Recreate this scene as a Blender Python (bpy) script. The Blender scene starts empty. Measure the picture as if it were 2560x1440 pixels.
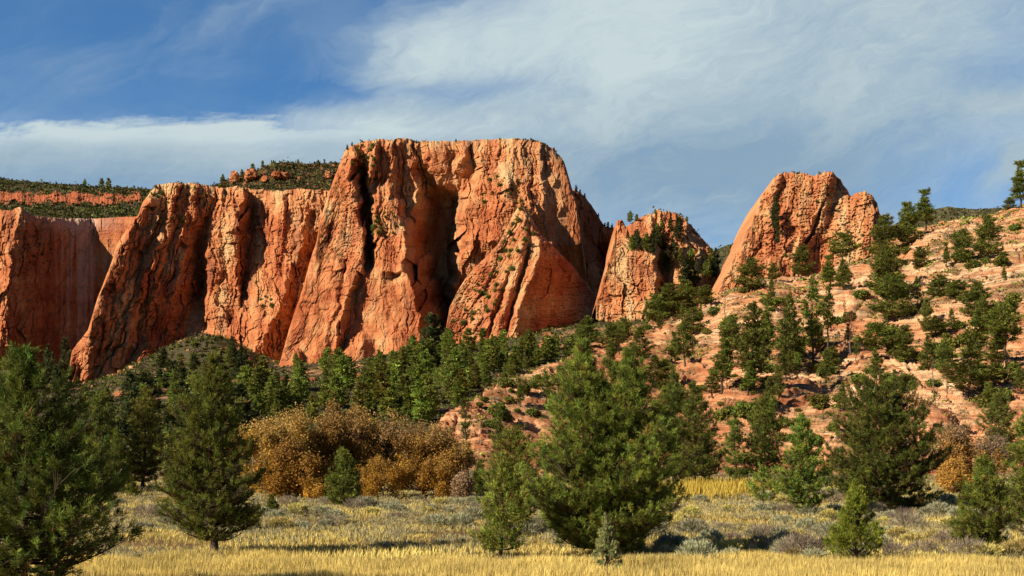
import bpy, math, random
import numpy as np

# ------------------------------------------------------------------ camera, world, sun
sc = bpy.context.scene
COL = sc.collection
F = 3090.0            # focal length in photo pixels (photo is 2560 wide)
VH = 1290.0           # photo row of the horizon
CZ = 2.0              # eye height
UC = 1280.0
cam_d = bpy.data.cameras.new("camera")
cam = bpy.data.objects.new("camera", cam_d)
COL.objects.link(cam)
cam.location = (0, 0, CZ)
cam.rotation_euler = (math.radians(90), 0, 0)
cam_d.sensor_width = 36.0
cam_d.lens = 36.0 * F / 2560.0
cam_d.shift_y = (VH - 720.0) / 2560.0
cam_d.clip_start = 0.5
cam_d.clip_end = 40000
sc.camera = cam

SUN_AZ = math.radians(60)      # to the left of straight behind the camera
SUN_EL = math.radians(29)
sdir = (-math.sin(SUN_AZ) * math.cos(SUN_EL), -math.cos(SUN_AZ) * math.cos(SUN_EL), math.sin(SUN_EL))
sun_d = bpy.data.lights.new("sun", 'SUN')
sun_d.energy = 5.0
sun_d.angle = math.radians(0.5)
sun_d.color = (1.0, 0.86, 0.65)
sun = bpy.data.objects.new("sun", sun_d)
COL.objects.link(sun)
import mathutils
sun.rotation_euler = mathutils.Vector(sdir).to_track_quat('Z', 'Y').to_euler()

vs = sc.view_settings
vs.view_transform = 'Standard'
vs.look = 'None'
vs.exposure = 0.62
vs.gamma = 1.0
vs.use_curve_mapping = False
sc.render.engine = 'CYCLES'
sc.cycles.max_bounces = 5
sc.cycles.diffuse_bounces = 1
sc.cycles.transmission_bounces = 3
sc.cycles.transparent_max_bounces = 4


class E:
    """a float socket with arithmetic, to write node trees as formulas"""
    nt = None

    def __init__(self, s):
        self.s = s

    @staticmethod
    def m(op, *a):
        n = E.nt.nodes.new('ShaderNodeMath')
        n.operation = op
        for i, x in enumerate(a):
            if isinstance(x, E):
                E.nt.links.new(x.s, n.inputs[i])
            else:
                n.inputs[i].default_value = float(x)
        return E(n.outputs[0])

    def __add__(a, b): return E.m('ADD', a, b)
    def __radd__(a, b): return E.m('ADD', b, a)
    def __sub__(a, b): return E.m('SUBTRACT', a, b)
    def __rsub__(a, b): return E.m('SUBTRACT', b, a)
    def __mul__(a, b): return E.m('MULTIPLY', a, b)
    def __rmul__(a, b): return E.m('MULTIPLY', b, a)
    def __truediv__(a, b): return E.m('DIVIDE', a, b)


def e_step(lo, hi, x):
    n = E.nt.nodes.new('ShaderNodeMapRange')
    n.interpolation_type = 'SMOOTHSTEP'
    for k, val in (('From Min', lo), ('From Max', hi)):
        n.inputs[k].default_value = val
    E.nt.links.new(x.s, n.inputs['Value'])
    return E(n.outputs['Result'])


def e_vec(x, y, z=0.0):
    n = E.nt.nodes.new('ShaderNodeCombineXYZ')
    for i, q in enumerate((x, y, z)):
        if isinstance(q, E):
            E.nt.links.new(q.s, n.inputs[i])
        else:
            n.inputs[i].default_value = q
    return n.outputs[0]


def e_noise(vec, scale, detail=6, rough=0.55, dist=0.0):
    n = E.nt.nodes.new('ShaderNodeTexNoise')
    n.inputs['Scale'].default_value = scale
    n.inputs['Detail'].default_value = detail
    n.inputs['Roughness'].default_value = rough
    n.inputs['Distortion'].default_value = dist
    E.nt.links.new(vec, n.inputs['Vector'])
    return E(n.outputs['Fac'] if 'Fac' in n.outputs else n.outputs[0])


def e_gauss(a, b, ca, cb, ra, rb, rot=0.0):
    c, s = math.cos(rot), math.sin(rot)
    da, db = a - ca, b - cb
    p = (da * c + db * s) / ra
    q = (db * c - da * s) / rb
    return E.m('POWER', 2.71828, (p * p + q * q) * -1.0)


def e_mix(f, c1, c2):
    n = E.nt.nodes.new('ShaderNodeMix')
    n.data_type = 'RGBA'
    for k, c in ((0, f), (6, c1), (7, c2)):
        if isinstance(c, E):
            E.nt.links.new(c.s, n.inputs[k])
        elif isinstance(c, (int, float)):
            n.inputs[k].default_value = c
        elif isinstance(c, tuple):
            n.inputs[k].default_value = c if len(c) == 4 else c + (1.0,)
        else:
            E.nt.links.new(c, n.inputs[k])
    return n.outputs[2]


world = bpy.data.worlds.new("World")
sc.world = world
world.use_nodes = True
nt = world.node_tree
nt.nodes.clear()
E.nt = nt
sky = nt.nodes.new('ShaderNodeTexSky')
sky.sky_type = 'NISHITA'
sky.sun_disc = False
sky.sun_elevation = SUN_EL
sky.sun_rotation = math.pi + SUN_AZ
sky.air_density = 1.0
sky.dust_density = 0.3
sky.ozone_density = 3.0
sky.altitude = 1800
tc = nt.nodes.new('ShaderNodeTexCoord')
sep = nt.nodes.new('ShaderNodeSeparateXYZ')
nt.links.new(tc.outputs['Generated'], sep.inputs[0])
dx, dy, dz = E(sep.outputs[0]), E(sep.outputs[1]), E(sep.outputs[2])
yy = E.m('MAXIMUM', E.m('ABSOLUTE', dy), 0.25)
A0 = dx / yy * (F / 1000) + UC / 1000         # cloud-map coordinates of the direction
B0 = dz / yy * (-F / 1000) + VH / 1000
wv = e_vec(A0 * 1.3, B0 * 2.4, 0.3)
wa = e_noise(wv, 1.6, 5, 0.55)
wb = e_noise(e_vec(A0 * 1.3, B0 * 2.4, 7.7), 1.6, 5, 0.55)
A = A0 + (wa - 0.5) * 0.42
B = B0 + (wb - 0.5) * 0.20
# streak coordinates: along the up-right diagonal
c30, s30 = math.cos(-0.45), math.sin(-0.45)
P = A * c30 + B * s30
Q = B * c30 - A * s30
streak = e_noise(e_vec(P * 1.0, Q * 3.0, 1.1), 2.4, 7, 0.56, 0.35)
fine = e_noise(e_vec(P * 2.0, Q * 6.0, 4.1), 6.5, 10, 0.68, 0.5)
horiz = e_noise(e_vec(A0 * 1.2, B0 * 7.0, 2.2), 3.0, 8, 0.6, 0.5)
# main sheet: right of the line from (0.55,0.27) to (1.08,-0.02)
sd = (A - 0.55) * 0.48 + (B - 0.27) * 0.877
d_main = e_step(-0.10, 0.20, sd + (streak - 0.5) * 0.34) * e_step(0.50, 0.95, A0 + (streak - 0.5) * 0.2)
# low bank on the left, crisp upper edge
d_bank = e_step(-0.012, 0.035, (B0 - 0.300) + (horiz - 0.5) * 0.10 + (fine - 0.5) * 0.04 + A0 * 0.012) * (1.0 - e_step(0.95, 1.7, A))
gap = e_gauss(A, B, 1.13, 0.215, 0.20, 0.036) * 0.50 + e_gauss(A, B, 0.84, 0.238, 0.13, 0.038) * 0.75
fade_r = e_gauss(A, B, 2.52, 0.46, 0.36, 0.10) * 0.70 + e_gauss(A0, B0, 1.72, 0.60, 0.34, 0.10) * 0.34 \
    + e_gauss(A, B, 2.62, 0.16, 0.25, 0.2) * 0.35 + e_gauss(A0, B0, 0.25, 0.51, 0.6, 0.075) * 0.38
wisp = e_step(0.40, 0.85, streak) * 0.34 + e_step(0.4, 0.85, wa) * 0.22
wr = e_gauss(A, B, 2.52, 0.40, 0.10, 0.045, -0.5) * 0.75 + e_gauss(A, B, 2.5, 0.235, 0.14, 0.03, -0.2) * 0.4
den = E.m('MAXIMUM', E.m('MAXIMUM', d_main * (0.95 + (streak - 0.5) * 0.45 + (fine - 0.5) * 0.34) - gap, d_bank * (0.98 + (horiz - 0.5) * 0.7)), wisp) - fade_r + wr
den = E.m('MINIMUM', E.m('MAXIMUM', den, 0.0), 1.0) * e_step(0.55, 0.85, dy) * e_step(-0.75, -0.08, B0)
bright = e_gauss(A0, B0, 1.35, 0.04, 0.55, 0.20) * 0.75 + e_gauss(A0, B0, 0.30, 0.322, 0.85, 0.034) * 0.85 - e_gauss(A0, B0, 1.9, 0.44, 0.55, 0.15) * 0.55 - e_gauss(A0, B0, 0.2, 0.45, 0.7, 0.06) * 0.4 + (streak - 0.5) * 0.95 + (fine - 0.5) * 0.45 + 0.48
bright = E.m('MINIMUM', E.m('MAXIMUM', bright, 0.0), 1.0)
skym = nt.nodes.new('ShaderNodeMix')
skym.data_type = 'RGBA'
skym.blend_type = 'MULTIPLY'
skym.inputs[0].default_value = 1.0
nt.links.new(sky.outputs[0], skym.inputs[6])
nt.links.new(e_mix(e_step(0.45, 0.85, dy) * e_step(-1.2, -0.3, B0), (0.50, 0.68, 0.82), (1.10, 1.75, 2.08)), skym.inputs[7])  # sky tint, dimmed outside the view to keep fill light in shadows low
CS = 1.0 / 0.07
ccol = e_mix(bright, (0.285 * CS, 0.415 * CS, 0.53 * CS), (0.60 * CS, 0.715 * CS, 0.745 * CS))
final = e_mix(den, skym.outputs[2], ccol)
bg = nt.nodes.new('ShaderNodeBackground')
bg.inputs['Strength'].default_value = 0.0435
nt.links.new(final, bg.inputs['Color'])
wo = nt.nodes.new('ShaderNodeOutputWorld')
nt.links.new(bg.outputs[0], wo.inputs[0])

# ------------------------------------------------------------------ helpers
rng = np.random.default_rng(11)


def tag(o, label=None, cat=None, group=None, kind=None):
    if label: o['label'] = label
    if cat: o['category'] = cat
    if group: o['group'] = group
    if kind: o['kind'] = kind
    return o


def _h(ix, iy, seed):
    n = (ix.astype(np.int64) * 374761393 + iy.astype(np.int64) * 668265263 + seed * 974634777) & 0xFFFFFFFF
    n = ((n ^ (n >> 13)) * 1274126177) & 0xFFFFFFFF
    n = ((n ^ (n >> 16)) * 2246822519) & 0xFFFFFFFF
    return (n ^ (n >> 15)) & 0xFFFFFFFF


def perlin(x, y, seed=0):
    x = np.asarray(x, float); y = np.asarray(y, float)
    ix, iy = np.floor(x), np.floor(y)
    fx, fy = x - ix, y - iy
    u = fx * fx * fx * (fx * (fx * 6 - 15) + 10)
    v = fy * fy * fy * (fy * (fy * 6 - 15) + 10)

    def g(ax, ay):
        a = _h(ix + ax, iy + ay, seed) * (2 * np.pi / 4294967296.0)
        return np.cos(a) * (fx - ax) + np.sin(a) * (fy - ay)
    a = g(0, 0); b = g(1, 0); c = g(0, 1); d = g(1, 1)
    return 1.5 * ((a + (b - a) * u) * (1 - v) + (c + (d - c) * u) * v)


def fbm(x, y, seed=0, octv=4, rough=0.5):
    s = 0.0; a = 1.0; t = 0.0
    for k in range(octv):
        s = s + a * perlin(x * 2 ** k, y * 2 ** k, seed + 17 * k)
        t += a; a *= rough
    return s / t


def ridged(x, y, seed=0, octv=4, rough=0.5):
    s = 0.0; a = 1.0; t = 0.0
    for k in range(octv):
        s = s + a * (1 - np.abs(perlin(x * 2 ** k, y * 2 ** k, seed + 13 * k)) * 2)
        t += a; a *= rough
    return s / t


def worley(x, y, seed=0):
    """nearest distance, gap to the second, cell id, offset from the cell's point, second id"""
    ix, iy = np.floor(x), np.floor(y)
    f1 = np.full(np.shape(x), 9.0); f2 = np.full(np.shape(x), 9.0)
    cid = np.zeros(np.shape(x)); ox = np.zeros(np.shape(x)); oy = np.zeros(np.shape(x))
    for ax in (-1, 0, 1):
        for ay in (-1, 0, 1):
            hh = _h(ix + ax, iy + ay, seed)
            hx = (hh & 0xFFFF) / 65536.0
            hy = (hh >> 16) / 65536.0
            ex = x - (ix + ax + hx); ey = y - (iy + ay + hy)
            d = np.hypot(ex, ey)
            nearer = d < f1
            f2 = np.where(nearer, f1, np.minimum(f2, d))
            cid = np.where(nearer, ((hh * 2654435761) & 0xFFFFFFFF) / 4294967296.0, cid)
            ox = np.where(nearer, ex, ox); oy = np.where(nearer, ey, oy)
            f1 = np.minimum(f1, d)
    return f1, f2 - f1, cid, ox, oy


def sstep(lo, hi, x):
    t = np.clip((x - lo) / (hi - lo), 0, 1)
    return t * t * (3 - 2 * t)


def make_mesh(name, V, Fc, mat=None, col=None, smooth=True, fcol=None):
    """V (n,3); Fc (m,k) or a list of such arrays; col (n,3) colour attribute"""
    me = bpy.data.meshes.new(name)
    V = np.asarray(V, np.float32)
    Fs = Fc if isinstance(Fc, list) else [Fc]
    Fs = [np.asarray(q, np.int32) for q in Fs if len(q)]
    me.vertices.add(len(V))
    me.vertices.foreach_set('co', V.ravel())
    loops = np.concatenate([q.ravel() for q in Fs])
    tot = np.concatenate([np.full(len(q), q.shape[1], np.int32) for q in Fs])
    me.loops.add(len(loops))
    me.loops.foreach_set('vertex_index', loops)
    me.polygons.add(len(tot))
    st = np.zeros(len(tot), np.int32); st[1:] = np.cumsum(tot)[:-1]
    me.polygons.foreach_set('loop_start', st)
    me.polygons.foreach_set('use_smooth', np.full(len(tot), smooth, bool))
    if col is not None:
        at = me.color_attributes.new('col', 'FLOAT_COLOR', 'POINT')
        c4 = np.ones((len(V), 4), np.float32); c4[:, :3] = col
        at.data.foreach_set('color', c4.ravel())
    me.update(calc_edges=True)
    if mat: me.materials.append(mat)
    return me


def link(name, me, parent=None):
    o = bpy.data.objects.new(name, me)
    COL.objects.link(o)
    if parent: o.parent = parent
    return o


def grid_faces(nr, nc):
    i = np.arange(nr * nc).reshape(nr, nc)
    return np.stack([i[:-1, :-1].ravel(), i[1:, :-1].ravel(), i[1:, 1:].ravel(), i[:-1, 1:].ravel()], 1)


# ------------------------------------------------------------------ materials
def new_mat(name):
    m = bpy.data.materials.new(name)
    m.use_nodes = True
    m.node_tree.nodes.clear()
    E.nt = m.node_tree
    return m, m.node_tree


def rock_mat(name, scale=1.0, bump=0.6, strata=0.0, rough=0.92):
    m, t = new_mat(name)
    out = t.nodes.new('ShaderNodeOutputMaterial')
    b = t.nodes.new('ShaderNodeBsdfPrincipled')
    b.inputs['Roughness'].default_value = rough
    b.inputs['Specular IOR Level'].default_value = 0.15
    at = t.nodes.new('ShaderNodeAttribute'); at.attribute_name = 'col'
    geo = t.nodes.new('ShaderNodeNewGeometry')
    sp = t.nodes.new('ShaderNodeSeparateXYZ')
    t.links.new(geo.outputs['Position'], sp.inputs[0])
    x, y, z = E(sp.outputs[0]), E(sp.outputs[1]), E(sp.outputs[2])
    n1 = e_noise(e_vec(x * 1.0, y * 1.0, z * 0.35), 0.22 * scale, 8, 0.65)
    n2 = e_noise(e_vec(x * 0.25, y * 0.25, z * 1.5), 0.5 * scale, 6, 0.6, 0.4)
    lay = e_noise(e_vec(x * 0.05 + n1 * 0.25, y * 0.05, z * 1.0 + x * 0.10), 1.25, 3, 0.6, 0.0)
    lay = e_step(0.38, 0.62, lay)
    v = (lay - 0.6) * (strata * 1.2) + (n1 - 0.5) * 0.9 + (n2 - 0.5) * (0.5 + strata) + 1.0
    mul = t.nodes.new('ShaderNodeMix'); mul.data_type = 'RGBA'; mul.blend_type = 'MULTIPLY'
    mul.inputs[0].default_value = 1.0
    t.links.new(at.outputs['Color'], mul.inputs[6])
    cv = t.nodes.new('ShaderNodeCombineColor')
    for i, k in enumerate((0.85, 1.0, 1.1)):
        t.links.new(((v - 1.0) * k + 1.0).s, cv.inputs[i])
    t.links.new(cv.outputs[0], mul.inputs[7])
    t.links.new(mul.outputs[2], b.inputs['Base Color'])
    n3 = e_noise(e_vec(x, y, z * 0.6), 0.5 * scale, 9, 0.7)
    n4 = e_noise(e_vec(x * 0.2, y * 0.2, z * 1.6), 1.0 * scale, 4, 0.6, 0.6)
    bp = t.nodes.new('ShaderNodeBump')
    bp.inputs['Strength'].default_value = bump
    bp.inputs['Distance'].default_value = 1.6 / scale
    t.links.new((n3 + n4 * (0.35 + strata) + lay * (strata * 1.6)).s, bp.inputs['Height'])
    t.links.new(bp.outputs[0], b.inputs['Normal'])
    t.links.new(b.outputs[0], out.inputs[0])
    return m


M_CLIFF = rock_mat('red_sandstone', 1.0, 0.75)
M_SLICK = rock_mat('slickrock', 3.0, 0.7, 0.45)
M_GROUND = rock_mat('meadow_soil', 8.0, 0.5)

# ------------------------------------------------------------------ terrain
def px(u, v, Y):
    return (u - UC) / F * Y, Y, CZ + (VH - v) / F * Y


VAL_Y = [0, 40, 60, 80, 100, 120, 140, 200, 300, 400, 600, 900, 1200, 2000, 6000, 30000]
VAL_Z = [-.9, -.35, 0, 1.2, 2.65, 4.1, 5.6, 11.5, 25, 40, 69, 108, 150, 230, 260, 260]


def valley(X, Y):
    z = np.interp(Y, VAL_Y, VAL_Z)
    z = z + np.clip((X + 130) * 0.17, -22, 62) * sstep(250, 900, Y)
    # talus apron below the left cliff, and a rise at the foot of the far wall
    z = z + 42 * np.exp(-((X + 250) / 62) ** 2 - ((Y - 985) / 120) ** 2)
    z = z + 20 * np.exp(-((X + 420) / 90) ** 2 - ((Y - 1120) / 130) ** 2)
    far = sstep(160, 420, Y)
    z = z + fbm(X / 70, Y / 90, 3, 4) * 9 * far + fbm(X / 16, Y / 20, 4, 3) * (0.25 + 1.6 * far)
    z = z + fbm(X / 3.2, Y / 3.2, 5, 2) * 0.12
    return z


RU = [700, 1020, 1075, 1110, 1150, 1190, 1220, 1300, 1400, 1480, 1540, 1590, 1700, 1790, 1820, 1900, 2000, 2100, 2180, 2230, 2330, 2430, 2560, 2800, 3600]
RV = [1300, 1170, 1085, 1040, 1016, 1001, 988, 950, 903, 852, 834, 812, 785, 742, 720, 698, 692, 664, 640, 596, 562, 546, 512, 430, 330]
RY = [170, 180, 186, 190, 194, 200, 205, 230, 262, 300, 318, 330, 350, 362, 366, 375, 385, 392, 398, 400, 402, 404, 405, 405, 405]
DOMES = [(2325, 1090, 5.2, 4.2, 1.2), (2135, 800, 7.0, 5.5, 1.0), (2410, 805, 9, 4, 1.0), (1880, 1010, 12, 1.6, 1.0)]


def terr(z, h, sharp):
    q = z / h
    f = np.floor(q); r = q - f
    return (f + np.clip((r - 0.5) * sharp + 0.5, 0, 1)) * h


def hill_raw(X, Y):
    u = UC + F * X / np.maximum(Y, 1)
    yr = np.interp(u, RU, RY)
    vr = np.interp(u, RU, RV) + perlin(u / 90, u * 0 + 3, 8) * 5 + perlin(u / 28, u * 0 + 9, 8) * 3
    zr = CZ + (VH - vr) / F * yr
    y0 = 148 + perlin(X / 25, X * 0, 9) * 6
    z0 = np.interp(y0, VAL_Y, VAL_Z) - 2.5
    t = (Y - y0) / (yr - y0)
    g = np.where(t < 1, t * (1.14 - 0.14 * t), 1.0)
    z = z0 + (zr - z0) * g
    z = np.where(t > 1, zr - (Y - yr) * (0.15 + 0.35 * sstep(0, 120, Y - yr)), z)
    z = np.where(t < 0, z0 + t * 30, z)
    return z, sstep(0.0, 0.12, t), t


def facets(x, y, seed, off, tx, ty):
    f1, gap, cid, ox, oy = worley(x, y, seed)
    h2 = (cid * 7.31) % 1.0; h3 = (cid * 13.77) % 1.0
    return (cid - 0.5) * off + ox * (h2 - 0.5) * tx + oy * (h3 - 0.5) * ty, gap


def hill(X, Y):
    z, m, t = hill_raw(X, Y)
    big = fbm(X / 40, Y / 50, 21, 3) * 5.0 + fbm(X / 13, Y / 17, 24, 2) * 1.7 + (ridged(X / 22 + Y / 60, Y / 50, 22, 2) - 0.4) * 1.6
    big = big * sstep(0.0, 0.25, t) * (1 - 0.75 * sstep(0.8, 1.0, t) * (1 - sstep(1.0, 1.1, t)))
    z = z + big
    for (du, dv, r, h, sq) in DOME_XY:
        rr = np.hypot((X - du) / r, (Y - dv) / (r * 1.3))
        z = z + h * np.sqrt(np.clip(1 - rr ** 2, 0, 1)) ** sq
    # cross-bedded strata: ledges following warped, tilted bedding planes
    bed = z + 0.10 * X + fbm(X / 45, Y / 45, 30, 3) * 11 + fbm(X / 14, Y / 16, 31, 2) * 1.5
    hard = 0.5 + 0.5 * perlin(X / 22, Y / 30, 33)
    hard2 = sstep(-0.35, 0.25, perlin(X / 12, Y / 16, 39))
    s1 = terr(bed, 3.1, 6) - bed
    s2 = terr(bed + 0.30 * fbm(X / 3, Y / 3, 34, 2), 1.0, 5) - bed
    s3 = terr(bed, 0.55, 5) - bed
    z = z + s1 * sstep(0.45, 0.8, hard) * 0.75 + s2 * (0.30 + 0.65 * hard2) + s3 * 1.0
    z = z + fbm(X / 4.0, Y / 4.0, 35, 4) * 0.28 + facets(X / 4.5, Y / 6, 38, 0.9, 1.3, 1.3)[0] * 0.7 * (1 - 0.6 * hard2)
    f1, f21, cid, _, _ = worley(X / 6.5, Y / 8.0, 36)
    z = z - 0.9 * (1 - sstep(0.0, 0.10, f21)) * sstep(0.35, 0.7, perlin(X / 25, Y / 25, 37) + 0.5)
    return z, m, bed


DOME_XY = []


def hit(u, v, surf='any', y0=20.0, y1=1300.0):
    """the terrain point seen at photo pixel (u, v)"""
    Y = np.exp(np.linspace(math.log(y0), math.log(y1), 1500))
    X = (u - UC) / F * Y
    zray = CZ + (VH - v) / F * Y
    zt = valley(X, Y)
    if surf != 'valley':
        zh = hill(X, Y)[0]
        zt = np.maximum(zt, np.where(Y > 135, zh, -99))
    below = zt >= zray
    k = int(np.argmax(below)) if below.any() else len(Y) - 1
    return float(X[k]), float(Y[k]), float(zt[k])


for (du, dv, r, h, sq) in DOMES:
    Yq = np.linspace(130, 430, 900)
    Xq = (du - UC) / F * Yq
    zq = hill_raw(Xq, Yq)[0]
    k = int(np.argmax(zq >= CZ + (VH - dv) / F * Yq))
    DOME_XY.append((float(Xq[k]), float(Yq[k] + r * 0.5), r, h, sq))


def fan(us, Ys, fn):
    Y = np.repeat(Ys[:, None], len(us), 1)
    X = (us[None, :] - UC) / F * Y
    return X, Y, fn(X, Y)


def pal(t, stops, cols):
    return np.stack([np.interp(t, stops, [c[i] for c in cols]) for i in range(3)], -1)


# valley floor and meadow: one sheet to the horizon
us = np.concatenate([np.linspace(-9000, -700, 40), np.arange(-640, 3250, 9.0), np.linspace(3300, 12000, 40)])
Ys = np.exp(np.concatenate([np.linspace(math.log(6), math.log(1400), 620), np.linspace(math.log(1450), math.log(30000), 30)]))
X, Y, Z = fan(us, Ys, valley)
n = fbm(X / 7, Y / 9, 51, 3); n2 = fbm(X / 60, Y / 60, 52, 3)
straw = np.array([0.25, 0.17, 0.055]); soil = np.array([0.17, 0.10, 0.05]); scrub = np.array([0.075, 0.062, 0.032]); red = np.array([0.42, 0.21, 0.11])
a = sstep(-0.2, 0.3, n)[..., None]
c = straw * (1 - a) + soil * a
fz = sstep(120, 240, Y)[..., None]
b = sstep(0.18, 0.42, n2 + n * 0.6)[..., None]
b = b * (1 - sstep(600, 760, Y))[..., None]
c = c * (1 - fz) + (scrub * (1 - b) + red * b) * fz
Vv = np.stack([X, Y, Z], -1)
faces = grid_faces(*X.shape)
V2 = Vv.reshape(-1, 3); C2 = c.reshape(-1, 3)
# the near and rear part of the same sheet
nb = len(V2)
rear = np.array([[-30000, -20000, -1.2], [30000, -20000, -1.2]], float)
V2 = np.concatenate([V2, rear]); C2 = np.concatenate([C2, np.tile(straw, (2, 1))])
nc = len(us)
first = np.arange(nc)
ftri = np.stack([first[1:], first[:-1], np.full(nc - 1, nb)], 1)
ftri2 = np.array([[nb + 1, nc - 1, nb], [nb, 0, nc * (len(Ys) - 1)], [nb + 1, nc * len(Ys) - 1, nc - 1]])
ground = link('ground', make_mesh('ground', V2, [faces, ftri, ftri2], M_GROUND, C2))
tag(ground, 'dry meadow floor rising gently to the wooded foot of the cliffs', 'ground', kind='structure')

# slickrock hill
us = np.concatenate([np.linspace(900, 1080, 30), np.arange(1082, 2640, 3.0), np.linspace(2645, 3600, 120)])
Ys = np.concatenate([np.linspace(138, 300, 430), np.linspace(300.5, 410, 190), np.linspace(412, 700, 40)])
Y = np.repeat(Ys[:, None], len(us), 1); X = (us[None, :] - UC) / F * Y
Z, msk, bed = hill(X, Y)
Z = np.where(Y > 150, Z, np.minimum(Z, valley(X, Y) - 0.3 + (Y - 138) * 0.03))
lay = perlin(bed / 1.7, bed * 0 + 1.5, 61) * 0.6 + perlin(bed / 0.5, bed * 0 + 4.5, 62) * 0.5
seam = np.exp(-((np.mod(bed / 1.0, 1.0) - 0.5) / 0.13) ** 2) * 0.30 + np.exp(-((np.mod(bed / 3.1, 1.0) - 0.5) / 0.09) ** 2) * 0.34
big = fbm(X / 40, Y / 40, 63, 3)
lowred = 1 - sstep(8, 34, Z)
t = np.clip(0.66 + lay * 0.34 + big * 0.55 - lowred * 0.13 - seam * 1.1, 0, 1)
c = pal(t, [0, 0.3, 0.55, 0.8, 1], [(0.38, 0.135, 0.062), (0.54, 0.238, 0.116), (0.63, 0.342, 0.182), (0.68, 0.430, 0.250), (0.72, 0.515, 0.33)])
soilm = (sstep(-0.02, 0.30, fbm(X / 14, Y / 10, 64, 4)) * 0.7)[..., None]
c = c * (1 - soilm) + np.array([0.22, 0.125, 0.052]) * soilm
slick = link('hill', make_mesh('hill', np.stack([X, Y, Z], -1).reshape(-1, 3), grid_faces(*X.shape), M_SLICK, c.reshape(-1, 3)))
tag(slick, 'banded orange slickrock hill dotted with pines, rising to the right below the tall butte', 'hill', kind='structure')


# ------------------------------------------------------------------ cliffs
def P2(*a):
    return np.array(a, float)


def ridge(U, V, pts, sl, sr, r=5.0, cap=0.8, low=None):
    pts = np.array(pts, float)
    uu, vv, dd = pts[:, 0], pts[:, 1], pts[:, 2]
    ur = np.interp(V, vv, uu); dr = np.interp(V, vv, dd)
    du = U - ur
    s = np.where(du < 0, sl, sr)
    o = dr + s * (np.sqrt(du * du + r * r) - r)
    o = o + cap * np.clip(vv[0] - V, 0, None)
    if low is not None:
        o = o + low * np.clip(V - vv[-1], 0, None)
    return o


def smin(a, b, k):
    h = np.clip(0.5 + 0.5 * (b - a) / k, 0, 1)
    return b * (1 - h) + a * h - k * h * (1 - h)


def jag(u, seed, amp):
    return (perlin(u / 40, u * 0 + seed, seed) * 1.3 + perlin(u / 13, u * 0 + seed, seed + 1) + perlin(u / 5, u * 0 + seed, seed + 2) * 0.6) * amp


CLIFFS = {}


def bricks(w, b, cw, rh, seed, soft=0.10):
    """jointed blocks: columns between joints, each cut by its own beds"""
    q = w / cw + 0.35 * perlin(w / (cw * 3.1), b / (rh * 6), seed + 3)
    c = np.floor(q); fc = q - c
    off = _h(c, c * 0, seed + 1) / 4294967296.0
    r_ = b / rh * (0.7 + 0.6 * off) + off * 37
    r0 = np.floor(r_); fr = r_ - r0
    v = _h(c, r0, seed) / 4294967296.0
    t = ((v * 9.7) % 1.0 - 0.5) * (fr - 0.5) + ((v * 23.3) % 1.0 - 0.5) * (fc - 0.5) * 1.3
    groove = np.exp(-(np.minimum(fc, 1 - fc) / soft) ** 2) * 0.55 + np.exp(-(np.minimum(fr, 1 - fr) / (soft * 0.8)) ** 2) * 0.30
    return v - 0.5 + t * 0.8 + groove * 0.5


def rock_detail(U, V, lean, seed, flute=1.0, block=1.0, pit=0.0, strata=1.0):
    """relief in photo pixels: joints, flutes, broken faces, ledges"""
    w = U - lean * (V - 650.0)
    w = w + fbm(U / 70, V / 90, seed, 3) * 12 + fbm(U / 14, V / 26, seed + 40, 2) * 2.0
    d = (0.45 - ridged(w / 64, V / 520, seed + 1, 2, 0.5)) * 13 * flute
    d = d + (0.4 - ridged(w / 19, V / 170, seed + 2, 3, 0.5)) * 4.0 * flute
    bb = V + fbm(U / 80, V / 60, seed + 17, 2) * 12 + 0.05 * U
    big, gap = facets(w / 46, V / 120, seed + 3, 7, 34, 26)
    d = d + big * block + bricks(w, bb, 31, 66, seed + 20) * 9.0 * block
    d = d + bricks(w + 7, bb, 12.5, 21, seed + 24) * 5.0 * block
    sml, _ = facets(w / 5.5, V / 9, seed + 14, 1.5, 4.2, 3.5)
    d = d + sml * (0.35 + 0.65 * block)
    # long joints
    cr = np.abs(perlin(w / 34, V / 700, seed + 5))
    d = d + 12.0 * (1 - sstep(0.0, 0.035, cr)) * sstep(0.0, 0.35, perlin(U / 90, V / 130, seed + 6)) * flute
    # horizontal bedding
    b = V + fbm(U / 70, V / 50, seed + 7, 2) * 9 + 0.06 * U
    d = d + (np.abs(perlin(b / 5.0, U / 160, seed + 8)) * 1.6 + np.abs(perlin(b / 14.0, U / 200, seed + 9)) * 2.4) * strata
    d = d + fbm(U / 4.5, V / 4.5, seed + 10, 2) * 1.1
    if np.ndim(pit) or pit > 0:
        f1, gap, cid, _, _ = worley(U / 9 + fbm(U / 9, V / 9, seed + 12, 2) * 0.5, V / 5.5, seed + 11)
        d = d + pit * 6.5 * (1 - sstep(0.10, 0.42, f1)) * (cid > 0.35)
    return d


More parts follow.
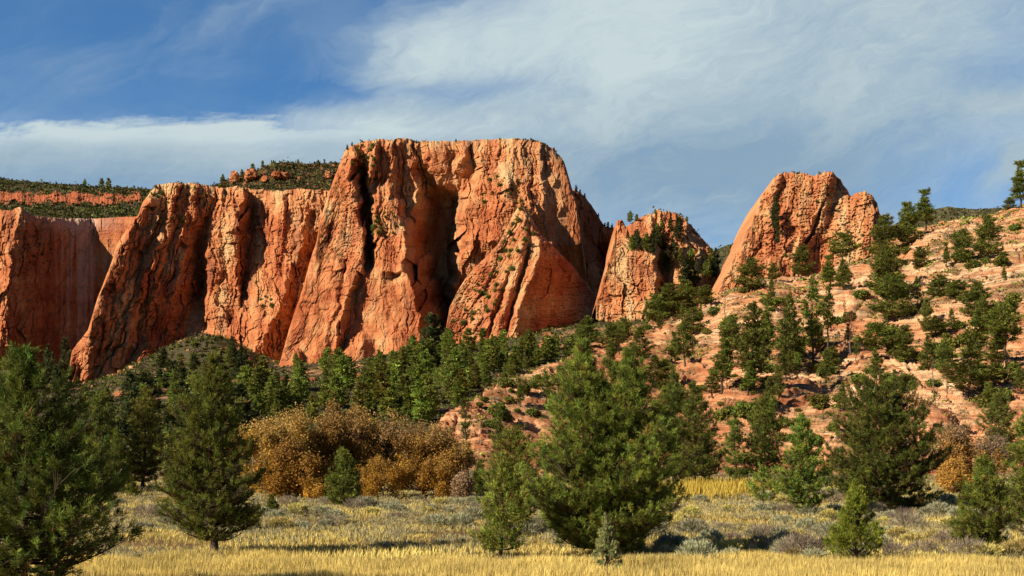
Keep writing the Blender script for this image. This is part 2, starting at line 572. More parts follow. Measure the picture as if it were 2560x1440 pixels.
def rock_color(U, V, lean, seed, tops, warm=0.0, stain=1.0):
    w = U - lean * (V - 650.0) + fbm(U / 50, V / 60, seed + 60, 3) * 14
    b = V + fbm(U / 90, V / 60, seed + 61, 3) * 22
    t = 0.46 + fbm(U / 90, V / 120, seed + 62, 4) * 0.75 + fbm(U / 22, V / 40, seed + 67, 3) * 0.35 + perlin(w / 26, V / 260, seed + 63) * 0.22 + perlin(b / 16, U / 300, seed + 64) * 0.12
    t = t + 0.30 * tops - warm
    c = pal(np.clip(t, 0, 1), [0, 0.25, 0.5, 0.75, 1], [(0.31, 0.084, 0.034), (0.43, 0.142, 0.058), (0.51, 0.205, 0.088), (0.56, 0.290, 0.135), (0.58, 0.38, 0.195)])
    # dark varnish hanging from the joints
    st = sstep(0.22, 0.55, perlin(w / 9, V / 240, seed + 65) * 0.7 + fbm(U / 60, V / 90, seed + 66, 2) * 0.7) * stain * 0.5
    c = c * (1 - st[..., None]) + np.array([0.20, 0.085, 0.055]) * st[..., None]
    return c


def cliff(name, D, top, bot, depth, color, step=1.7, jseed=1, jamp=1.5, rnd=8.0, rdepth=26.0, back=120.0, u0=None, u1=None, warp=1.0):
    top = np.array(top, float); bot = np.array(bot, float)
    u0 = top[0, 0] if u0 is None else u0; u1 = top[-1, 0] if u1 is None else u1
    us = np.arange(u0, u1 + step, step)
    raw = depth

    def depth(U, V):
        cell = facets(U / 30 + V / 160, V / 44, jseed + 70, 11, 8, 8)[0]
        return raw(U + warp * (fbm(U / 48, V / 40, jseed + 71, 3) * 13 + cell), V + warp * fbm(U / 40, V / 40, jseed + 72, 2) * 10)
    vt = np.interp(us, top[:, 0], top[:, 1]) + jag(us, jseed, jamp)
    vb = np.maximum(np.interp(us, bot[:, 0], bot[:, 1]), vt + 2)
    nr = int((vb - vt).max() / step)
    T = np.linspace(0, 1, nr)[:, None]
    V = vt[None, :] + (vb - vt)[None, :] * T
    U = np.repeat(us[None, :], nr, 0)
    d = depth(U, V)
    d = d + rdepth * np.exp(-(V - vt[None, :]) / rnd)
    Yq = D + d * D / F
    X, Yq, Z = px(U, V, Yq)
    c = color(U, V)
    # the crown runs back from the edge, then the back face drops
    rows = [(X[0], Yq[0] + 40, Z[0] - 0.5), (X[0], Yq[0] + back, Z[0] - 4), (X[0], Yq[0] + back + 5, Z[-1] * 0 + 20)]
    for k, r in enumerate(rows):
        X = np.vstack([r[0], X])
        Yq = np.vstack([r[1], Yq]); Z = np.vstack([r[2], Z]); c = np.concatenate([c[:1], c])
    me = make_mesh(name, np.stack([X, Yq, Z], -1).reshape(-1, 3), grid_faces(*X.shape), M_CLIFF, c.reshape(-1, 3), smooth=False)
    CLIFFS[name if name not in CLIFFS else name + '2'] = (us, vt, vb, D, depth)
    return link(name, me)


def on_cliff(key, u, v):
    us, vt, vb, D, depth = CLIFFS[key]
    d = float(depth(np.array([[float(u)]]), np.array([[float(v)]]))[0, 0])
    return px(u, v, D + d * D / F)


# ---- main mesa
top = [(686, 946), (707, 880), (720, 831), (742, 764), (760, 711), (773, 658), (791, 604), (800, 551), (822, 484), (838, 440), (849, 409), (862, 377), (880, 362), (920, 351), (1000, 345), (1030, 350),
       (1045, 355), (1060, 353), (1140, 352), (1200, 349), (1280, 346), (1310, 348), (1350, 353), (1365, 361), (1390, 380), (1410, 401), (1422, 440), (1430, 470), (1440, 500), (1450, 560), (1456, 610), (1464, 660), (1468, 720), (1480, 800), (1490, 850)]
bot = [(686, 950), (760, 975), (860, 965), (1060, 920), (1200, 900), (1500, 860)]


def d_mesa(U, V):
    d = 2 + 2.4 * np.clip(U - 1375, 0, None)
    d = d + 215 * np.exp(-np.abs((U - 1086) / 80) ** 3) * sstep(425, 540, V + 0.6 * (1090 - U))
    d = d + 260 * np.exp(-((U - 1092) / 34) ** 2) * sstep(640, 760, V)
    # columns under the rim
    d = smin(d, ridge(U, V, [(1042, 351, -10), (1036, 450, -22), (1030, 560, -34), (1030, 700, 0)], 0.45, 3.2, r=2), 3)
    d = smin(d, ridge(U, V, [(990, 352, -44), (985, 430, -52), (975, 500, -50)], 0.5, 1.6, r=2), 3)
    d = smin(d, ridge(U, V, [(945, 352, -52), (935, 430, -60), (932, 480, -58)], 0.5, 1.9, r=2), 3)
    d = smin(d, ridge(U, V, [(1165, 358, -14), (1150, 430, -10), (1140, 470, 30), (1130, 520, 120)], 0.7, 0.9, r=3), 4)
    d = smin(d, ridge(U, V, [(1108, 358, -6), (1100, 420, 0), (1095, 470, 60), (1090, 520, 150)], 0.7, 1.0, r=3), 4)
    tow = np.interp(V, [487, 540, 600, 640, 700, 790, 880, 950], [982, 996, 1010, 1012, 1024, 1046, 1058, 1064])
    pl = 4.5 * np.clip(U - tow - 2, 0, None)
    # left buttress
    d = smin(d, pl + ridge(U, V, [(892, 372, -70), (872, 450, -110), (905, 560, -160), (908, 650, -205), (890, 700, -225), (858, 760, -245), (842, 860, -285), (832, 960, -320)], 0.50, 2.6, r=2), 3)
    d = smin(d, pl + ridge(U, V, [(842, 700, -222), (834, 780, -252), (812, 870, -290), (795, 960, -325)], 0.45, 0.75, r=2), 3)
    d = smin(d, pl + ridge(U, V, [(958, 690, -205), (965, 760, -228), (955, 850, -258), (940, 960, -295)], 0.30, 0.8, r=3), 3)
    # tower beside the cleft
    d = smin(d, ridge(U, V, [(982, 487, -90), (996, 540, -140), (1010, 600, -172), (1012, 640, -190), (1024, 700, -215), (1046, 790, -245), (1058, 880, -280), (1064, 950, -300)], 0.16, 4.5, r=2, cap=1.6), 3)
    d = smin(d, pl + ridge(U, V, [(975, 810, -255), (990, 860, -285), (1010, 950, -330)], 0.65, 0.5, r=2, cap=1.2), 3)
    d = smin(d, pl + ridge(U, V, [(905, 850, -275), (884, 900, -318), (872, 960, -345)], 0.9, 0.7, r=4, cap=1.4), 3)
    d = smin(d, pl + ridge(U, V, [(740, 885, -300), (735, 950, -330)], 1.4, 1.6, r=4, cap=2.5), 3)
    d = smin(d, pl + ridge(U, V, [(800, 905, -318), (795, 950, -335)], 1.0, 1.2, r=5, cap=2.0), 3)
    # overhang shadow on the tower face
    d = d + 26 * sstep(676, 684, V - 0.05 * (U - 990)) * (1 - sstep(684, 712, V)) * np.exp(-((U - 988) / 22) ** 4)
    # the dark cleft
    cu = np.interp(V, [380, 440, 500, 560, 620, 680], [892, 906, 914, 918, 926, 918])
    d = d + 90 * np.exp(-((U - cu) / 11) ** 2) * sstep(400, 470, V) * (1 - sstep(640, 690, V))
    nos = np.interp(V, [366, 430, 520, 620, 720, 860], [1212, 1194, 1174, 1160, 1144, 1130])
    pr_ = 6.0 * np.clip(nos - U, 0, None)
    # right buttress: lit front, nose on the left, shaded wall on the right
    d = smin(d, pr_ + ridge(U, V, [(1352, 356, -40), (1356, 453, -92), (1364, 533, -120), (1373, 604, -140), (1385, 680, -110), (1400, 800, -60)], 0.12, 2.3, r=1.5), 3)
    d = smin(d, ridge(U, V, [(1212, 366, -25), (1194, 430, -60), (1174, 520, -100), (1160, 610, -112), (1146, 680, -40), (1138, 740, 40), (1130, 860, 90)], 6.0, 0.05, r=2), 3)
    d = smin(d, pr_ + ridge(U, V, [(1268, 448, -110), (1262, 520, -134), (1246, 600, -158), (1225, 660, -100), (1205, 740, -10)], 0.6, 0.4, r=3, cap=1.3), 3)
    d = smin(d, pr_ + ridge(U, V, [(1320, 470, -118), (1322, 540, -150), (1310, 620, -160), (1300, 720, -80)], 0.45, 0.9, r=2, cap=1.3), 3)
    pitm = sstep(410, 450, V) * (1 - sstep(640, 680, V)) * (1 - sstep(905, 930, U)) + 0.4 * sstep(1180, 1220, U) * (1 - sstep(1350, 1360, U)) * (1 - sstep(520, 600, V))
    smooth = sstep(650, 720, V) * (1 - sstep(1040, 1060, U)) * (0.62 + 0.2 * perlin(U / 60, V / 60, 133)) + sstep(1366, 1385, U) * 0.6 + 0.5 * pitm * (U < 930) + 0.35 * sstep(1060, 1080, U) * (1 - sstep(1160, 1180, U)) * sstep(480, 540, V)
    smooth = np.clip(smooth, 0, 0.7)
    lean = np.interp(U, [700, 900, 1050, 1180, 1460], [-0.42, -0.2, 0.12, -0.05, 0.1])
    return d + rock_detail(U, V, lean, 100, 1.25, 0.7, pitm, 0.8) * (1 - smooth) + rock_detail(U, V, lean, 130, 0.5, 0.35, pitm, 0.7) * smooth


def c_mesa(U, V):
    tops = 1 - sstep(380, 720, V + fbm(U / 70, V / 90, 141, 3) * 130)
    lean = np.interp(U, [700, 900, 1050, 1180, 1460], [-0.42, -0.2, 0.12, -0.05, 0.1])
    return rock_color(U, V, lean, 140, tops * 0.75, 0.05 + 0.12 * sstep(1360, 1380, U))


mesa = cliff('mesa', 1000, top, bot, d_mesa, c_mesa, 1.6, 5, 3.2, rnd=7, rdepth=30)
tag(mesa, 'big flat-topped orange sandstone mesa with a pitted left buttress and a deep shaded alcove', 'cliff', kind='structure')

# ---- pyramid in front of the mesa
top = [(1100, 880), (1108, 866), (1113, 830), (1124, 769), (1151, 715), (1180, 675), (1218, 640), (1245, 610), (1267, 569), (1285, 533), (1300, 508), (1315, 518), (1330, 547), (1350, 580), (1373, 606), (1422, 655), (1467, 709), (1511, 762), (1531, 800), (1545, 850)]
bot = [(1100, 885), (1200, 925), (1400, 905), (1545, 855)]


def d_pyr(U, V):
    d = ridge(U, V, [(1302, 508, 0), (1332, 570, -50), (1350, 606, -80), (1346, 640, -98), (1329, 689, -128), (1311, 720, -142), (1298, 769, -165), (1289, 840, -198), (1285, 920, -235)], 0.40, 1.9, r=1.5)
    cr = np.interp(V, [500, 560, 600, 640, 690, 720, 770, 840, 900], [1300, 1325, 1348, 1346, 1329, 1311, 1298, 1289, 1285])
    pen = 4.0 * np.clip(U - cr + 4, 0, None)
    # ribs on the lit face
    d = smin(d, pen + ridge(U, V, [(1311, 604, -86), (1290, 680, -126), (1262, 760, -162), (1240, 850, -205), (1230, 920, -235)], 0.5, 0.9, r=2), 2)
    d = smin(d, pen + ridge(U, V, [(1265, 600, -60), (1225, 700, -116), (1190, 800, -162), (1165, 900, -206)], 0.42, 0.42, r=6), 5)
    gr = np.interp(V, [600, 700, 760, 870], [1325, 1300, 1281, 1258])
    d = d + 22 * np.exp(-((U - gr) / 5) ** 2) * sstep(590, 640, V)
    gr = np.interp(V, [640, 760, 870], [1290, 1245, 1210])
    d = d + 12 * np.exp(-((U - gr) / 5) ** 2) * sstep(640, 700, V)
    sm = sstep(0, 10, U - cr)
    pit = 0.9 * (1 - sm) * (1 - sstep(1215, 1260, U - (V - 700) * -0.4))
    return d + rock_detail(U, V, -0.45, 200, 0.6, 0.6, pit, 1.1) * (1 - sm) + rock_detail(U, V, 0.2, 210, 0.42, 0.28, 0.5, 2.8) * sm


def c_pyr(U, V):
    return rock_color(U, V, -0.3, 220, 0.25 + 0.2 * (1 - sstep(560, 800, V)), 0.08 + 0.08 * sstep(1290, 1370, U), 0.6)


pyr = cliff('rock_pyramid', 870, top, bot, d_pyr, c_pyr, 1.6, 9, 2.0, rnd=5, rdepth=16, back=60, warp=0.45)
tag(pyr, 'pyramid-shaped sandstone spur in front of the mesa, lit left face and dark red right face', 'cliff', kind='structure')

# ---- shaded ridge behind the mesa's right edge
top = [(1425, 480), (1437, 472), (1460, 490), (1475, 508), (1492, 532), (1502, 552), (1515, 566), (1533, 570), (1550, 566), (1580, 570), (1600, 580)]
bot = [(1425, 860), (1600, 830)]


def d_ridge(U, V):
    d = 1.5 * (U - 1440) - 0.1 * (V - 500)
    d = d + 90 * np.exp(-((U - 1512) / 20) ** 2) * sstep(560, 640, V)
    return d + rock_detail(U, V, 0.25, 300, 1.0, 1.0, 0, 1.0)


ridge_o = cliff('cliff_spur', 1080, top, bot, d_ridge, lambda U, V: rock_color(U, V, 0.2, 310, 0.0, 0.22), 2.0, 12, 2.2, rnd=6, rdepth=14)
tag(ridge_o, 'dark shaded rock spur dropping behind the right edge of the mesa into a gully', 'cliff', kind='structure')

# ---- left cliff with leaning buttresses
top = [(168, 985), (170, 942), (180, 879), (194, 858), (219, 826), (243, 748), (272, 675), (292, 612), (318, 570), (345, 538), (358, 505), (378, 475), (392, 462), (420, 459), (450, 456), (480, 457), (500, 461), (520, 464), (560, 470), (600, 466), (640, 474), (700, 476), (760, 472), (820, 476), (870, 480), (900, 600)]
bot = [(168, 990), (204, 1003), (243, 985), (316, 985), (350, 950), (389, 900), (467, 850), (535, 845), (608, 900), (637, 935), (720, 970), (900, 970)]


def d_left(U, V):
    d = 50 - 0.06 * (V - 470) - 45 * sstep(600, 850, U)
    # great leaning buttress, its right flank in shade
    d = smin(d, ridge(U, V, [(392, 462, -60), (352, 540, -110), (292, 625, -160), (252, 748, -220), (224, 850, -260), (212, 1000, -310)], 0.7, 0.86, r=2), 3)
    d = smin(d, ridge(U, V, [(185, 875, -255), (180, 930, -285), (178, 990, -300)], 0.5, 1.5, r=3, cap=1.6), 3)
    d = smin(d, ridge(U, V, [(436, 468, -52), (418, 560, -88), (370, 690, -128), (322, 800, -172), (268, 900, -226), (240, 990, -266)], 0.42, 0.84, r=2, cap=0.5), 2)
    d = smin(d, ridge(U, V, [(490, 472, -34), (470, 600, -56), (440, 720, -84), (405, 800, -108)], 0.30, 0.84, r=2, cap=0.5), 2)
    d = smin(d, ridge(U, V, [(368, 868, -185), (350, 910, -225), (318, 985, -290)], 0.9, 1.3, r=3, cap=1.3), 3)
    for (o, dep) in ((26, 7), (62, 9), (100, 7)):
        cu = np.interp(V, [480, 620, 748, 850, 980], [395, 300, 258, 232, 214]) + o + (V - 480) * 0.02
        d = d + dep * np.exp(-((U - cu) / 4) ** 2) * sstep(520, 600, V)
    # lit pillar in the middle, recess to its right
    le = np.interp(V, [474, 560, 640, 740, 835], [540, 532, 520, 514, 516]); re_ = np.interp(V, [474, 560, 640, 730, 835], [604, 600, 594, 592, 595])
    pb = 2.5 * np.clip(le - U, 0, None) + 3.0 * np.clip(U - re_ - 1, 0, None)
    d = smin(d, pb + ridge(U, V, [(604, 474, -12), (600, 560, -48), (594, 640, -66), (592, 730, -82), (595, 835, -104)], 0.16, 2.8, r=1.5), 2)
    d = smin(d, pb + ridge(U, V, [(556, 474, -10), (545, 560, -42), (536, 640, -62), (528, 740, -84), (530, 835, -100)], 0.9, 0.1, r=2), 2)
    d = d + 34 * np.exp(-((U - 500) / 22) ** 2) * sstep(540, 640, V)
    d = smin(d, pb + ridge(U, V, [(560, 720, -90), (556, 780, -102), (552, 840, -116)], 0.6, 0.7, r=3, cap=1.2), 2)
    d = d + 34 * np.exp(-((U - 648) / 30) ** 2) * sstep(480, 560, V) * (1 - sstep(740, 820, V))
    # pillars at the right, slab sloping down to the left
    d = smin(d, ridge(U, V, [(702, 520, -22), (694, 610, -48), (688, 690, -68), (694, 740, -86)], 1.1, 0.35, r=2), 2)
    d = smin(d, ridge(U, V, [(748, 560, -36), (742, 640, -62), (724, 690, -88), (702, 760, -134), (667, 830, -180), (642, 880, -212), (630, 950, -240)], 0.6, 1.7, r=4, cap=1.0), 3)
    d = d + 24 * np.clip(1 - ((U - 776) / 17) ** 2 - ((V - 550) / 25) ** 2 + 0.5 * fbm(U / 12, V / 12, 77, 2), 0, 1) ** 0.4
    d = d - 40 * np.clip(1 - ((U - 752) / 16) ** 2 - ((V - 602) / 40) ** 2, 0, 1) ** 0.6
    lean = np.interp(U, [200, 480, 560, 850], [-0.42, -0.22, -0.02, -0.06])
    return d + rock_detail(U, V, lean, 400, 1.0, 1.0, 0.2, 0.9)


def c_left(U, V):
    lean = np.interp(U, [200, 480, 560, 850], [-0.42, -0.22, -0.02, -0.06])
    tops = (1 - sstep(470, 680, V + fbm(U / 60, V / 90, 441, 3) * 120))
    tops = tops + 0.5 * np.exp(-((U - 560) / 50) ** 2)
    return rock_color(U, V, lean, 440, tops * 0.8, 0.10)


leftc = cliff('cliff_wall', 1050, top, bot, d_left, c_left, 1.6, 17, 2.4, rnd=7, rdepth=20)
tag(leftc, 'long orange cliff wall with leaning buttress ribs left of the mesa', 'cliff', kind='structure')

# ---- far wall at the left edge
top = [(-700, 500), (-300, 520), (-60, 515), (0, 524), (28, 526), (40, 520), (50, 518), (60, 526), (73, 536), (97, 541), (160, 546), (243, 546), (335, 541), (420, 540)]
bot = [(-700, 930), (420, 930)]


def d_far(U, V):
    d = 1.05 * np.clip(U - 60, 0, 170) - 0.45 * np.clip(U - 230, 0, None) - 0.03 * (V - 540)
    d = smin(d, ridge(U, V, [(49, 519, -22), (42, 560, -40), (36, 610, -52), (20, 700, -75), (-10, 900, -110)], 0.4, 1.3, r=3), 4)
    d = smin(d, ridge(U, V, [(-120, 520, -60), (-130, 700, -90), (-140, 900, -130)], 0.3, 0.7, r=5), 5)
    sm = sstep(80, 130, U)
    return d + rock_detail(U, V, -0.1, 500, 1, 1, 0, 0.8) * (1 - sm) + rock_detail(U, V, -0.05, 510, 0.4, 0.25, 0, 0.5) * sm


def c_far(U, V):
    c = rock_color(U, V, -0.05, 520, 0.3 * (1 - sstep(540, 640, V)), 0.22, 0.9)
    p = sstep(0.1, 0.5, perlin(U / 8, V / 300, 530) * 0.8 + 0.55 * np.exp(-((U - 205) / 34) ** 2)) * np.exp(-((U - 200) / 55) ** 2)
    p = (p * (0.75 - 0.3 * sstep(600, 850, V)))[..., None]
    p2 = (0.6 * np.exp(-((V - 556) / 22) ** 2) * np.exp(-((U - 190) / 90) ** 2))[..., None]
    p = np.clip(p + p2, 0, 0.85)
    return c * (1 - p) + np.array([0.56, 0.40, 0.31]) * p


farw = cliff('cliff_face', 1250, top, bot, d_far, c_far, 2.0, 23, 1.2, rnd=6, rdepth=14, warp=0.6)
tag(farw, 'tall shaded red cliff face streaked with pale stains at the far left', 'cliff', kind='structure')

# ---- wooded dome right of the mesa
top = [(1490, 760), (1504, 713), (1512, 680), (1518, 658), (1528, 622), (1536, 595), (1540, 560), (1546, 551), (1556, 551), (1564, 564), (1578, 560), (1596, 546), (1618, 533), (1649, 526), (1681, 531), (1700, 541), (1717, 550), (1735, 570), (1758, 599), (1781, 622), (1790, 640), (1799, 672), (1812, 720)]
bot = [(1490, 800), (1640, 830), (1812, 800)]


def d_dome(U, V):
    d = 0.35 * np.abs(U - 1660) - 0.3 * (V - 540)
    d = smin(d, ridge(U, V, [(1622, 596, -85), (1634, 640, -112), (1636, 700, -140), (1630, 790, -175)], 0.35, 2.4, r=2, cap=1.4), 2)
    d = smin(d, ridge(U, V, [(1552, 552, -10), (1542, 600, -50), (1532, 700, -100)], 0.7, 0.5, r=3), 3)
    d = d + 70 * np.exp(-((U - (1654 + (V - 640) * 0.1)) / 12) ** 2) * sstep(600, 650, V)
    d = smin(d, ridge(U, V, [(1690, 560, -20), (1700, 640, -80), (1705, 760, -140)], 1.1, 0.8, r=3), 3)
    return d + rock_detail(U, V, 0.05, 600, 0.8, 1.0, 0.5, 1.0)


dome = cliff('rock_dome', 800, top, bot, d_dome, lambda U, V: rock_color(U, V, 0.0, 610, 0.2, -0.04), 1.7, 29, 5.0, rnd=6, rdepth=18, back=80)
tag(dome, 'rounded orange rock dome with pines on top between the mesa and the right butte', 'cliff', kind='structure')

# ---- right butte
top = [(1780, 780), (1799, 726), (1810, 690), (1821, 676), (1836, 640), (1851, 624), (1864, 582), (1879, 560), (1888, 528), (1899, 502), (1910, 482), (1923, 468), (1936, 440), (1953, 431), (1989, 431), (2007, 434), (2025, 438), (2052, 436), (2064, 430), (2071, 427), (2080, 428), (2093, 443), (2120, 477), (2127, 490), (2143, 482), (2161, 478), (2179, 486), (2193, 509), (2201, 540), (2206, 600), (2214, 680), (2220, 740)]
bot = [(1780, 790), (1900, 760), (2220, 745)]


def d_butte(U, V):
    d = -0.22 * (V - 430) + 0.2 * (U - 1945)
    d = smin(d, ridge(U, V, [(1950, 433, -14), (1938, 500, -52), (1930, 580, -80), (1928, 700, -120)], 0.5, 2.6, r=2), 2)
    cu = np.interp(V, [470, 560, 650], [1948, 1944, 1941])
    d = d + 90 * np.exp(-((U - cu) / 8) ** 2) * sstep(450, 490, V) * (1 - sstep(645, 670, V))
    d = smin(d, ridge(U, V, [(2075, 430, -28), (2052, 520, -66), (2010, 620, -108), (1985, 720, -150)], 0.28, 1.3, r=2), 2)
    d = d + 34 * np.exp(-((U - np.interp(V, [480, 560, 640, 690], [2066, 2040, 2000, 1988])) / 5) ** 2) * sstep(480, 540, V)
    d = d + 24 * np.exp(-((U - np.interp(V, [440, 500, 560], [2088, 2112, 2095])) / 4) ** 2)
    d = smin(d, ridge(U, V, [(2160, 480, -40), (2165, 560, -90), (2150, 700, -150)], 0.5, 0.6, r=5), 3)
    d = smin(d, ridge(U, V, [(1945, 655, -130), (1948, 690, -152), (1930, 760, -180)], 0.5, 1.2, r=8, cap=2.4), 3)
    return d + rock_detail(U, V, -0.15, 700, 0.6, 0.75, 0.9, 1.3)


butte = cliff('butte', 640, top, bot, d_butte, lambda U, V: rock_color(U, V, -0.1, 710, 0.2, -0.06, 0.5), 1.6, 31, 4.6, rnd=7, rdepth=20, back=70, warp=0.8)
tag(butte, 'tapered orange sandstone butte with a dark vertical cleft standing above the slope', 'cliff', kind='structure')


# ------------------------------------------------------------------ wooded plateaus and far hills
def upland(name, D, top, bot, slope, color, step, seed, rough, label, redband=None):
    def dep(U, V):
        vt = np.interp(U, [p[0] for p in top], [p[1] for p in top])
        d = -slope * (V - vt)
        if redband is not None:
            m = redband(U, V)
            d = d + m * rock_detail(U, V, 0, seed + 50, 0.8, 1.2, 0, 1.0) * 0.9 - m * 10
        return d + fbm(U / 30, V / 14, seed, 3) * rough * 8 + fbm(U / 6, V / 4, seed + 5, 3) * rough * 3
    o = cliff(name, D, top, bot, dep, color, step, seed, 0.8, rnd=3, rdepth=6, back=200, warp=0.0)
    return tag(o, label, 'hill', kind='structure')


def band_far(U, V):
    c = 492 + perlin(U / 60, U * 0, 71) * 9 + 0.02 * U
    return sstep(-0.1, 0.25, 1 - np.abs(V - c) / 14 + fbm(U / 22, V / 12, 72, 3) * 1.3) * (1 - sstep(345, 360, U))


def c_upl(band, seed, dark):
    def f(U, V):
        g = sstep(-0.3, 0.35, fbm(U / 8, V / 5, seed, 4))[..., None]
        c = np.array([0.045, 0.052, 0.022]) * dark * (1 - g) + np.array([0.12, 0.095, 0.05]) * dark * g
        if band is not None:
            m = band(U, V)[..., None]
            c = c * (1 - m) + np.array([0.40, 0.12, 0.055]) * m
        return c
    return f


upland('plateau', 1700, [(-900, 430), (-200, 442), (0, 447), (100, 456), (200, 464), (300, 470), (372, 473), (440, 476)], [(-900, 570), (440, 560)], 3.0, c_upl(band_far, 81, 1.0), 2.2, 41, 1.6, 'dark scrub-covered plateau with a broken band of red rock behind the far left cliff', band_far)


def band_r(U, V):
    m = 0
    for (a, b, r, q) in ((586, 443, 10, 15), (628, 436, 15, 13), (700, 437, 22, 9), (822, 437, 12, 8), (556, 456, 10, 6), (660, 446, 10, 8)):
        m = np.maximum(m, 1 - ((U - a) / r) ** 2 - ((V - b) / q) ** 2)
    return sstep(0.0, 0.3, m + fbm(U / 8, V / 8, 91, 2) * 0.5)


upland('hilltop', 1350, [(500, 478), (540, 462), (560, 456), (576, 448), (600, 436), (640, 426), (660, 416), (680, 408), (720, 405), (780, 410), (850, 406), (900, 402)], [(500, 500), (900, 500)], 2.4, c_upl(band_r, 92, 1.1), 2.2, 43, 1.6, 'brushy hilltop with red boulders above the left cliff wall', band_r)
upland('mountain', 3000, [(1700, 660), (1760, 640), (1790, 624), (1815, 614), (1850, 603), (1900, 590)], [(1700, 720), (1900, 720)], 2.0, c_upl(None, 94, 0.9), 3, 45, 2.0, 'distant wooded ridge showing between the rock dome and the right butte')
upland('mountain', 2600, [(2150, 600), (2280, 540), (2335, 522), (2372, 516), (2400, 521), (2440, 523), (2500, 520), (2600, 520), (3400, 500)], [(2150, 640), (3400, 640)], 2.0, c_upl(None, 96, 1.2), 3, 47, 2.0, 'brown distant ridge above the pines at the far right skyline')


# ------------------------------------------------------------------ plants: materials and generators
def leaf_mat(name, trans=0.3, rough=0.7, spec=0.2, hue=0.035):
    m, t = new_mat(name)
    out = t.nodes.new('ShaderNodeOutputMaterial')
    at = t.nodes.new('ShaderNodeAttribute'); at.attribute_name = 'col'
    oi = t.nodes.new('ShaderNodeObjectInfo')
    hs = t.nodes.new('ShaderNodeHueSaturation')
    E.nt = t
    rnd = E(oi.outputs['Random'])
    t.links.new((rnd * hue + 0.5 - hue * 0.5).s, hs.inputs['Hue'])
    t.links.new((rnd * 0.45 + 0.78).s, hs.inputs['Value'])
    t.links.new(at.outputs['Color'], hs.inputs['Color'])
    b = t.nodes.new('ShaderNodeBsdfPrincipled')
    b.inputs['Roughness'].default_value = rough
    b.inputs['Specular IOR Level'].default_value = spec
    tr = t.nodes.new('ShaderNodeBsdfTranslucent')
    mx = t.nodes.new('ShaderNodeMixShader'); mx.inputs[0].default_value = trans
    t.links.new(hs.outputs[0], b.inputs['Base Color']); t.links.new(hs.outputs[0], tr.inputs['Color'])
    t.links.new(b.outputs[0], mx.inputs[1]); t.links.new(tr.outputs[0], mx.inputs[2])
    t.links.new(mx.outputs[0], out.inputs[0])
    return m


def bark_mat(name, c1, c2):
    m, t = new_mat(name)
    out = t.nodes.new('ShaderNodeOutputMaterial')
    b = t.nodes.new('ShaderNodeBsdfPrincipled')
    b.inputs['Roughness'].default_value = 0.9
    geo = t.nodes.new('ShaderNodeNewGeometry')
    mp = t.nodes.new('ShaderNodeMapping'); mp.inputs['Scale'].default_value = (9, 9, 2)
    t.links.new(geo.outputs['Position'], mp.inputs[0])
    n = e_noise(mp.outputs[0], 1.0, 5, 0.6)
    t.links.new(e_mix(n, c1, c2), b.inputs['Base Color'])
    t.links.new(b.outputs[0], out.inputs[0])
    return m


M_NEEDLE = leaf_mat('needles', 0.36)
M_LEAF = leaf_mat('dry_leaves', 0.35, hue=0.012)
M_SAGE = leaf_mat('sage_leaves', 0.2)
M_GRASS = leaf_mat('dry_grass', 0.3)
M_BARK = bark_mat('pine_bark', (0.035, 0.022, 0.014), (0.10, 0.062, 0.040))
M_OAKBARK = bark_mat('oak_bark', (0.10, 0.07, 0.05), (0.24, 0.18, 0.13))
M_DEAD = bark_mat('dead_wood', (0.06, 0.045, 0.035), (0.20, 0.16, 0.13))


def unit(a):
    return a / np.maximum(np.linalg.norm(a, axis=-1, keepdims=True), 1e-9)


def tubes(paths, sides=5):
    """paths: list of (points (k,3), radii (k,)); one vertex block"""
    Vs, Fs, o = [], [], 0
    for p, r in paths:
        p = np.asarray(p, float); r = np.asarray(r, float)
        tg = unit(np.gradient(p, axis=0))
        ref = np.where(np.abs(tg[:, 2:3]) > 0.9, np.array([[1.0, 0, 0]]), np.array([[0, 0, 1.0]]))
        a = unit(np.cross(tg, ref)); b = np.cross(tg, a)
        ang = np.linspace(0, 2 * np.pi, sides, endpoint=False)
        ring = p[:, None] + r[:, None, None] * (np.cos(ang)[None, :, None] * a[:, None] + np.sin(ang)[None, :, None] * b[:, None])
        k = len(p)
        i = np.arange(k * sides).reshape(k, sides)
        j = np.roll(i, -1, 1)
        Fs.append(np.stack([i[:-1], j[:-1], j[1:], i[1:]], -1).reshape(-1, 4) + o)
        Vs.append(ring.reshape(-1, 3)); o += k * sides
    return np.concatenate(Vs), np.concatenate(Fs)


def sprays(g, C, D, L, k, w, spread, cols, along=0.0):
    """k narrow leaf blades at each centre C, fanned about direction D; returns verts, quads, colours"""
    n = len(C)
    d = unit(D[:, None] + g.normal(0, spread, (n, k, 3)))
    ln = L[:, None, None] * g.uniform(0.65, 1.15, (n, k, 1))
    s = unit(np.cross(d, g.normal(0, 1, (n, k, 3)))) * (w * ln / np.mean(L)) * 0.5
    if along > 0:      # bottle-brush shoots: needles set along the shoot
        ln = ln * 0.62
        o = C[:, None] + D[:, None] * L[:, None, None] * along * g.uniform(-0.35, 0.75, (n, k, 1))
    else:
        o = C[:, None]
    b = o + d * ln * 0.04
    mid = o + d * ln * 0.5
    tip = o + d * ln
    V = np.stack([b, mid - s, tip, mid + s], 2).reshape(-1, 3)
    Fq = np.arange(n * k * 4).reshape(-1, 4)
    c = np.repeat(cols, k * 4, 0)
    return V, Fq, c


